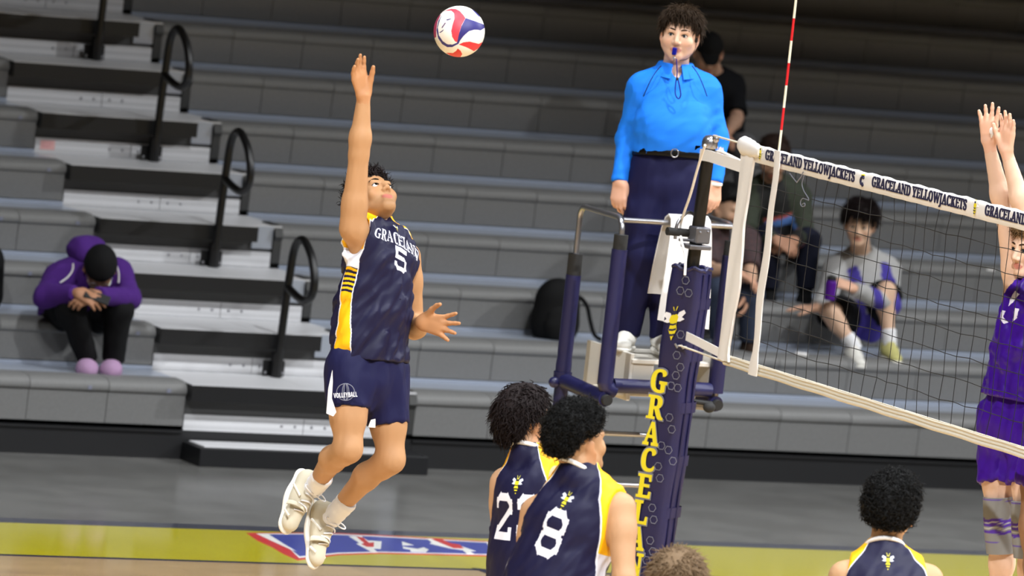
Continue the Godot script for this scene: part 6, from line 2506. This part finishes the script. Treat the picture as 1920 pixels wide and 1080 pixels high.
func crowd() -> void:
	var black := cloth_mat("black_cloth", Color(0.045, 0.045, 0.05), 0.85, 0.1)
	# bent over a phone, purple hoodie
	var J := JZ({"neck": [168, 487, -6.86], "shR": [108, 522, -6.88], "shL": [222, 512, -6.84], "elR": [84, 556, -6.72], "wrR": [146, 549, -6.5], "elL": [243, 560, -6.62], "wrL": [180, 553, -6.48],
		"hipR": [112, 596, -7.03], "hipL": [166, 600, -7.03], "knR": [134, 578, -6.62], "knL": [222, 580, -6.6], "anR": [166, 680, -6.68], "anL": [211, 682, -6.66]})
	J.bend = Vector3(-0.02, 0.03, -0.06)
	var h := head_frame(PL(187, 506, Vector3(0, 0, -6.68), Vector3.BACK), facing(8, -52), crown(8, -52), 0.98)
	var p := person("spectator in purple hoodie and black beanie bent over a phone", J, h, {"skin": Color(0.36, 0.2, 0.11), "w": 0.98, "cell": 0.018, "hcell": 0.0065, "fcell": 0.0055,
		"handR": [HR * 0.9 + HT * 0.3 - Vector3.UP * 0.25, HT * -0.7 - Vector3.UP * 0.7, [0.3, 0.25, 0.25, 0.3, 0.3], 0.1, 0.4], "handL": [-HR * 0.8 + HT * 0.4 - Vector3.UP * 0.3, HT * -0.6 - Vector3.UP * 0.5, [0.4, 0.35, 0.35, 0.4, 0.4], 0.05, 0.5]})
	sleeve_top(p, "hoodie", cloth_mat("purple_fleece", Color(0.26, 0.125, 0.42), 0.9, 0.25), 0.03, 1.93, 0.013, 0.009, 41)
	trousers(p, black, [1.95, 1.95], 0.014, 42, 0.008)
	var t: Trunk = p.t
	part_later("hood", p.root, job([egg(J.neck - t.front * 0.07 + t.up * 0.02, Basis(t.side, t.up, t.front), Vector3(0.115, 0.07, 0.075), 0.03), egg(J.neck - t.front * 0.03 + t.up * 0.03 - t.side * 0.05, Basis(t.side, t.up, t.front), Vector3(0.06, 0.07, 0.08), 0.03)], 0.012, [], 0.006, 43, 1.0, folds(t.side, 6, 14)), M.purple_fleece)
	part_later("beanie", p.root, job([egg(h.at(0, 0.042, -0.02), h.b, Vector3(0.087, 0.096, 0.105), 0.02), cut(egg(h.at(0, 0.035, -0.012), h.b, Vector3(0.09, 0.08, 0.11), 0.01), h.at(0, 0.03, 0), -h.b.y)], 0.009), black)
	for s in [-1.0, 1.0]:
		var g := G.new()
		var q := [[137, 494], [137, 506], [128, 520], [113, 530]] if s < 0 else [[218, 496], [222, 508], [223, 520], [222, 530]]
		var pts := []
		for a in q:
			pts.append(PL(a[0], a[1], Vector3(0, 0, -6.68 if s < 0 else -6.64), Vector3.BACK))
		g.tube(rounded(pts, 0.01, 0.03), 0.005, 6)
		put("drawstring", g, M.white_cloth, p.root)
		g = G.new()
		var ring := []
		for i in 17:
			var a := TAU * i / 16.0
			ring.append(h.at(s * 0.033 + cos(a) * 0.024, -0.004 + sin(a) * 0.019, 0.098))
		g.tube(ring, 0.0018, 5, false)
		g.tube([h.at(s * 0.056, 0.0, 0.096), h.at(s * 0.078, 0.004, 0.01)], 0.0016, 5)
		put("glasses_rim", g, M.steel, p.root)
		var sd := "R" if s < 0 else "L"
		var an: Vector3 = J["an" + sd]
		part_later("slipper", p.root, job([egg(an + HT * 0.09 - Vector3.UP * 0.025, Basis(HR, Vector3.UP, HT), Vector3(0.062, 0.058, 0.085), 0.03), egg(an - Vector3.UP * 0.025 + HT * 0.0, Basis(HR, Vector3.UP, HT), Vector3(0.05, 0.045, 0.08), 0.03)], 0.009, [], 0.004, 44, 9.0), cloth_mat("lilac_plush", Color(0.62, 0.5, 0.62), 0.95, 0.3))
	var ph := thing("phone", "dark phone held in the hands of the purple hoodie spectator", "phone", PL(182, 557, Vector3(0, 0, -6.44), Vector3.BACK))
	var g := G.new()
	g.bevel_box(Transform3D(Basis(HR + Vector3.DOWN * 0.25, Vector3.UP * 0.5 - HT * 0.8, HT).orthonormalized(), Vector3.ZERO), Vector3(0.14, 0.072, 0.011), 0.003)
	put("case", g, M.foam_black, ph)
	# grey hoodie with a purple vest
	J = JZ({"neck": [1613, 476, -7.4], "shR": [1568, 504, -7.42], "shL": [1664, 506, -7.4], "elR": [1549, 562, -7.26], "wrR": [1530, 577, -7.14], "elL": [1668, 572, -7.14], "wrL": [1598, 540, -6.98],
		"hipR": [1588, 590, -7.44], "hipL": [1642, 592, -7.44], "knR": [1556, 584, -7.08], "knL": [1662, 545, -7.12], "anR": [1600, 648, -7.02], "anL": [1668, 640, -7.06]})
	h = head_frame(PL(1612, 420, Vector3(0, 0, -7.24), Vector3.BACK), facing(-6, -10), crown(-6, -10), 1.0)
	p = person("spectator in grey hoodie with purple vest and black shorts behind the net", J, h, {"skin": Color(0.62, 0.41, 0.29), "w": 1.0, "lw": 0.92, "cell": 0.016, "hcell": 0.006, "fcell": 0.005, "eyes": true,
		"handR": [-HR * 0.95 - Vector3.UP * 0.1, -Vector3.UP, [0.1, 0.1, 0.1, 0.1, 0.1], 0.1, 0.6], "handL": [-HR * 0.8 + HT * 0.3 + Vector3.UP * 0.25, HT * -0.5 - Vector3.UP * 0.8, [0.4, 0.5, 0.5, 0.5, 0.5], 0.02, 0.5],
		"haircol": Color(0.012, 0.01, 0.01), "hair": {"seed": 51, "count": 1500, "len": 0.04, "curl": 0.003, "turns": 0.6, "front": 0.3, "nape": -0.6, "side": -0.1, "part": [0, 0.8, -0.5], "lay": 1.0, "lift": 0.4, "mess": 0.3, "thick": 0.003, "bulk": 0.026, "tall": 0.2}})
	t = p.t
	sleeve_top(p, "hoodie", paint_mat("painted_fleece", 0.9), 0.028, 1.95, 0.0105, 0.008, 52, -0.03, 1)
	trousers(p, black, [0.82, 0.86], 0.014, 53, 0.012, "shorts")
	for s in ["R", "L"]:
		sock(p, J["an" + s], J["kn" + s], 0.07, M.white_sock, HT, 0.04)
		shoe(p, J["an" + s], HT + HR * 0.25 - Vector3.UP * 0.08, Vector3.UP, M.shoe_white if s == "R" else cloth_mat("shoe_lime", Color(0.72, 0.7, 0.45), 0.7), M.shoe_white, 1.0, null, 0.009)
	var bt := thing("water_bottle", "purple drinks bottle held by the grey hoodie spectator", "bottle", PL(1557, 545, Vector3(0, 0, -6.93), Vector3.BACK))
	g = G.new()
	g.lathe(Vector3(0, -0.055, 0), Vector3.UP, [Vector2(0.0, 0.0), Vector2(0.03, 0.0), Vector2(0.033, 0.01), Vector2(0.034, 0.1), Vector2(0.028, 0.115), Vector2(0.0, 0.115)], 18)
	put("body", g, cloth_mat("bottle_purple", Color(0.3, 0.1, 0.5), 0.3, 0.0), bt)
	g = G.new()
	g.lathe(Vector3(0, 0.06, 0), Vector3.UP, [Vector2(0.0, 0.0), Vector2(0.029, 0.0), Vector2(0.029, 0.02), Vector2(0.012, 0.03), Vector2(0.0, 0.032)], 16)
	put("cap", g, M.foam_black, bt)
	# dark green jacket
	J = JZ({"neck": [1446, 342, -7.86], "shR": [1402, 366, -7.88], "shL": [1496, 370, -7.84], "elR": [1400, 436, -7.74], "wrR": [1455, 450, -7.5], "elL": [1508, 442, -7.68], "wrL": [1490, 452, -7.48],
		"hipR": [1430, 458, -8.02], "hipL": [1486, 461, -8.02], "knR": [1440, 446, -7.6], "knL": [1514, 452, -7.58], "anR": [1442, 546, -7.6], "anL": [1510, 548, -7.58]})
	h = head_frame(PL(1450, 296, Vector3(0, 0, -7.74), Vector3.BACK), facing(4, -30), crown(4, -30), 1.0)
	p = person("spectator in dark green jacket leaning on his knees behind the antenna", J, h, {"skin": Color(0.5, 0.3, 0.2), "w": 1.03, "cell": 0.017, "hcell": 0.0065, "fcell": 0.0055, "beard": Color(0.1, 0.05, 0.03, 0.7),
		"handR": [HR * 0.8 + HT * 0.3 - Vector3.UP * 0.3, -Vector3.UP * 0.5 - HT * 0.5, [0.4, 0.4, 0.4, 0.4, 0.4], 0.02, 0.5], "handL": [-HR * 0.8 + HT * 0.3 - Vector3.UP * 0.3, -Vector3.UP * 0.5 - HT * 0.5, [0.4, 0.4, 0.4, 0.4, 0.4], 0.02, 0.5],
		"haircol": Color(0.03, 0.018, 0.012), "hair": {"seed": 61, "count": 1200, "len": 0.025, "curl": 0.003, "turns": 0.8, "front": 0.35, "nape": -0.55, "side": 0.0, "part": [0, 0.8, -0.3], "lay": 0.8, "lift": 0.5, "mess": 0.4, "thick": 0.003, "bulk": 0.016}})
	sleeve_top(p, "jacket", paint_mat("painted_jacket", 0.85), 0.034, 1.96, 0.013, 0.01, 62, -0.03, 2)
	trousers(p, cloth_mat("navy_denim", Color(0.09, 0.1, 0.16), 0.85), [1.94, 1.94], 0.014, 63, 0.006)
	for s in ["R", "L"]:
		shoe(p, J["an" + s], HT - Vector3.UP * 0.03, Vector3.UP, M.black_cloth, M.foam_black, 1.0, null, 0.011)
	# bearded, chequered shirt
	J = JZ({"neck": [1352, 428, -7.42], "shR": [1322, 446, -7.44], "shL": [1398, 450, -7.36], "elR": [1332, 508, -7.24], "wrR": [1384, 512, -7.0], "elL": [1406, 512, -7.2], "wrL": [1402, 545, -7.02],
		"hipR": [1326, 560, -7.5], "hipL": [1380, 564, -7.5], "knR": [1346, 546, -7.06], "knL": [1408, 552, -7.02], "anR": [1350, 640, -7.08], "anL": [1404, 644, -7.06]})
	h = head_frame(PL(1364, 388, Vector3(0, 0, -7.32), Vector3.BACK), facing(48, -14), crown(48, -14), 1.0)
	p = person("bearded spectator in dark red chequered shirt half hidden by the post", J, h, {"skin": Color(0.55, 0.34, 0.23), "w": 1.0, "cell": 0.017, "hcell": 0.0065, "fcell": 0.0055, "beard": Color(0.025, 0.015, 0.01, 1.0),
		"handR": [HR * 0.8 + HT * 0.2 - Vector3.UP * 0.3, -Vector3.UP, [0.4, 0.4, 0.4, 0.4, 0.4], 0.02, 0.5], "handL": [-Vector3.UP + HT * 0.2, -HR, [0.3, 0.3, 0.3, 0.3, 0.3], 0.02, 0.4],
		"haircol": Color(0.01, 0.009, 0.009), "hair": {"seed": 71, "count": 1100, "len": 0.025, "curl": 0.003, "turns": 0.8, "front": 0.3, "nape": -0.55, "side": 0.0, "mess": 0.4, "thick": 0.003, "bulk": 0.018, "lift": 0.5}})
	var im := Image.create(128, 128, false, Image.FORMAT_RGB8)
	for y in 128:
		for x in 128:
			var c := Color(0.3, 0.2, 0.2)
			if (x / 16) % 2 == 0:
				c = c.lerp(Color(0.13, 0.12, 0.15), 0.5)
			if (y / 16) % 2 == 0:
				c = c.lerp(Color(0.13, 0.12, 0.15), 0.5)
			if x % 32 == 8 or y % 32 == 8:
				c = Color(0.5, 0.38, 0.36)
			im.set_pixel(x, y, c)
	var pm := mat("chequered_cloth", Color(1, 1, 1), 0.85)
	pm.albedo_texture = ImageTexture.create_from_image(im)
	pm.uv1_triplanar = true
	pm.uv1_scale = Vector3(7, 7, 7)
	sleeve_top(p, "shirt", pm, 0.024, 0.85, 0.013, 0.008, 72, -0.04)
	trousers(p, cloth_mat("slate_denim", Color(0.2, 0.23, 0.3), 0.85), [1.94, 1.94], 0.014, 73, 0.004)
	for s in ["R", "L"]:
		shoe(p, J["an" + s], HT + HR * 0.2 - Vector3.UP * 0.03, Vector3.UP, cloth_mat("brown_leather", Color(0.17, 0.12, 0.09), 0.6), M.foam_black, 1.05, null, 0.011)
	# black cap, higher up behind the referee
	J = JZ({"neck": [1338, 140, -8.8], "shR": [1300, 158, -8.82], "shL": [1374, 162, -8.76], "elR": [1300, 222, -8.66], "wrR": [1344, 246, -8.42], "elL": [1382, 222, -8.6], "wrL": [1364, 250, -8.4],
		"hipR": [1316, 276, -8.92], "hipL": [1368, 280, -8.92], "knR": [1338, 268, -8.5], "knL": [1394, 274, -8.46], "anR": [1340, 366, -8.52], "anL": [1396, 370, -8.5]})
	h = head_frame(PL(1328, 100, Vector3(0, 0, -8.7), Vector3.BACK), facing(6, -28), crown(6, -28), 1.0)
	p = person("spectator in black cap and black tee behind the referee", J, h, {"skin": Color(0.48, 0.29, 0.2), "w": 0.98, "cell": 0.018, "hcell": 0.007, "fcell": 0.006,
		"handR": [HR * 0.7 + HT * 0.4 - Vector3.UP * 0.3, -Vector3.UP, [0.4, 0.4, 0.4, 0.4, 0.4], 0.02, 0.5], "handL": [-HR * 0.7 + HT * 0.4 - Vector3.UP * 0.3, -Vector3.UP, [0.4, 0.4, 0.4, 0.4, 0.4], 0.02, 0.5]})
	part_later("cap", p.root, job([cut(egg(h.at(0, 0.04, -0.012), h.b, Vector3(0.086, 0.09, 0.105), 0.01), h.at(0, 0.032, 0), -h.b.y), flatcone(h.at(0, 0.038, 0.085), h.at(0, 0.03, 0.135), h.b.y, 0.066, 0.05, 0.12, 0.01)], 0.009), M.black_cloth)
	sleeve_top(p, "tee_shirt", cloth_mat("ink_cloth", Color(0.05, 0.055, 0.075), 0.85), 0.022, 0.85, 0.014, 0.008, 82, -0.03)
	trousers(p, cloth_mat("grey_cloth", Color(0.36, 0.36, 0.37), 0.85), [1.94, 1.94], 0.015, 83, 0.004)
	for s in ["R", "L"]:
		shoe(p, J["an" + s], HT - Vector3.UP * 0.03, Vector3.UP, M.black_cloth, M.foam_black, 1.0, null, 0.011)
	# bags on the bleachers
	bag("backpack", "black backpack standing on the bleacher deck left of the stand", PL(1036, 646, Vector3(0, 0, -7.18), Vector3.BACK), 0.155, 0.30)
	bag("duffel_bag", "dark bag at the left edge beside the purple hoodie spectator", Vector3(PL(-37, 560, Vector3(0, 0, -7.16), Vector3.BACK).x, BY(2) + 0.002, -7.16), 0.13, 0.34)

func bag(called: String, label: String, o: Vector3, hw: float, hh: float) -> void:
	var y := BY(2) + 0.001
	var root := thing(called, label, "bag", Vector3(o.x, y, o.z))
	var m := cloth_mat("bag_black", Color(0.04, 0.04, 0.043), 0.8, 0.1)
	var b := Vector3.UP
	var P := [flatcone(b * 0.09, b * (hh - hw * 0.62), Vector3.BACK, hw * 0.98, hw * 0.9, 0.6, 0.03), flatcone(b * 0.08 + Vector3.RIGHT * hw * 0.2, b * 0.08 - Vector3.RIGHT * hw * 0.2, Vector3.BACK, 0.08, 0.08, 1.05, 0.03)]
	var j := job(P, 0.012)
	j.planes.append(Plane(Vector3.DOWN, 0.0))
	part_later("body", root, j, m)
	var pk := job([flatcone(b * 0.085 + Vector3.BACK * 0.065, b * hh * 0.42 + Vector3.BACK * 0.06, Vector3.BACK, hw * 0.7, hw * 0.62, 0.45, 0.03)], 0.011)
	pk.planes.append(Plane(Vector3.DOWN, 0.0))
	part_later("front_pocket", root, pk, m)
	var g := G.new()
	g.tube(rounded([b * (hh - 0.02) + Vector3(-0.035, 0, 0), b * (hh + 0.03) + Vector3(-0.03, 0, 0), b * (hh + 0.03) + Vector3(0.03, 0, 0), b * (hh - 0.02) + Vector3(0.035, 0, 0)], 0.01, 0.02), 0.008, 8)
	put("handle", g, m, root)
	if called != "backpack":
		return
	g = G.new()
	g.tube(rounded([Vector3(hw * 0.6, hh * 0.88, 0), Vector3(hw * 1.15, hh * 0.72, 0.02), Vector3(hw * 1.35, hh * 0.35, 0.03), Vector3(hw * 1.5, 0.03, 0.05), Vector3(hw * 1.75, 0.012, 0.07)], 0.02, 0.06), 0.012, 8)
	put("strap", g, m, root)

func small_things() -> void:
	# sticker on a riser, crumpled paper left on the bleachers
	var at := PL(89, 272, Vector3(0, 0, BZ(5) + 0.001), Vector3.BACK)
	var s := thing("warning_sticker", "faded pink sticker on an aluminium riser of the aisle", "sticker", at)
	var g := G.new()
	g.box(Vector3(-0.045, -0.026, 0), Vector3(0.045, 0.026, 0.0012))
	put("sheet", g, mat("sticker_pink", Color(0.86, 0.66, 0.65), 0.6), s)
	g = G.new()
	for i in 3:
		g.box(Vector3(-0.034, 0.012 - 0.012 * i, 0.0012), Vector3(0.034 - 0.01 * i, 0.016 - 0.012 * i, 0.0016))
	put("print", g, mat("sticker_print", Color(0.74, 0.5, 0.5), 0.6), s)
	var k := 0
	for q in [[1502, 668, 2, 0.03, "scrap of white paper on the deck below the grey hoodie spectator"], [1857, 509, 3, 0.02, "small crumpled white wrapper on the bleachers near the right edge"]]:
		var p0 := FL(q[0], q[1], BY(q[2]) if k == 0 else BY(q[2] + 1))
		var o := thing("paper_scrap", q[4], "litter", p0)
		var rng := RandomNumberGenerator.new()
		rng.seed = 90 + k
		g = G.new()
		var pts := []
		for j in 7:
			for i in 12:
				var th := PI * (1.0 - j / 6.0)
				var ph := -TAU * i / 12.0
				var r: float = q[3] * rng.randf_range(0.75, 1.15) if j > 0 and j < 6 else q[3] * 0.8
				pts.append(Vector3(sin(th) * cos(ph) * r * 1.5, maxf(0.001, (cos(th) + 0.75) * r * 0.5), sin(th) * sin(ph) * r))
		g.grid(pts, 12, 7)
		put("paper", g, M.white_cloth, o)
		k += 1
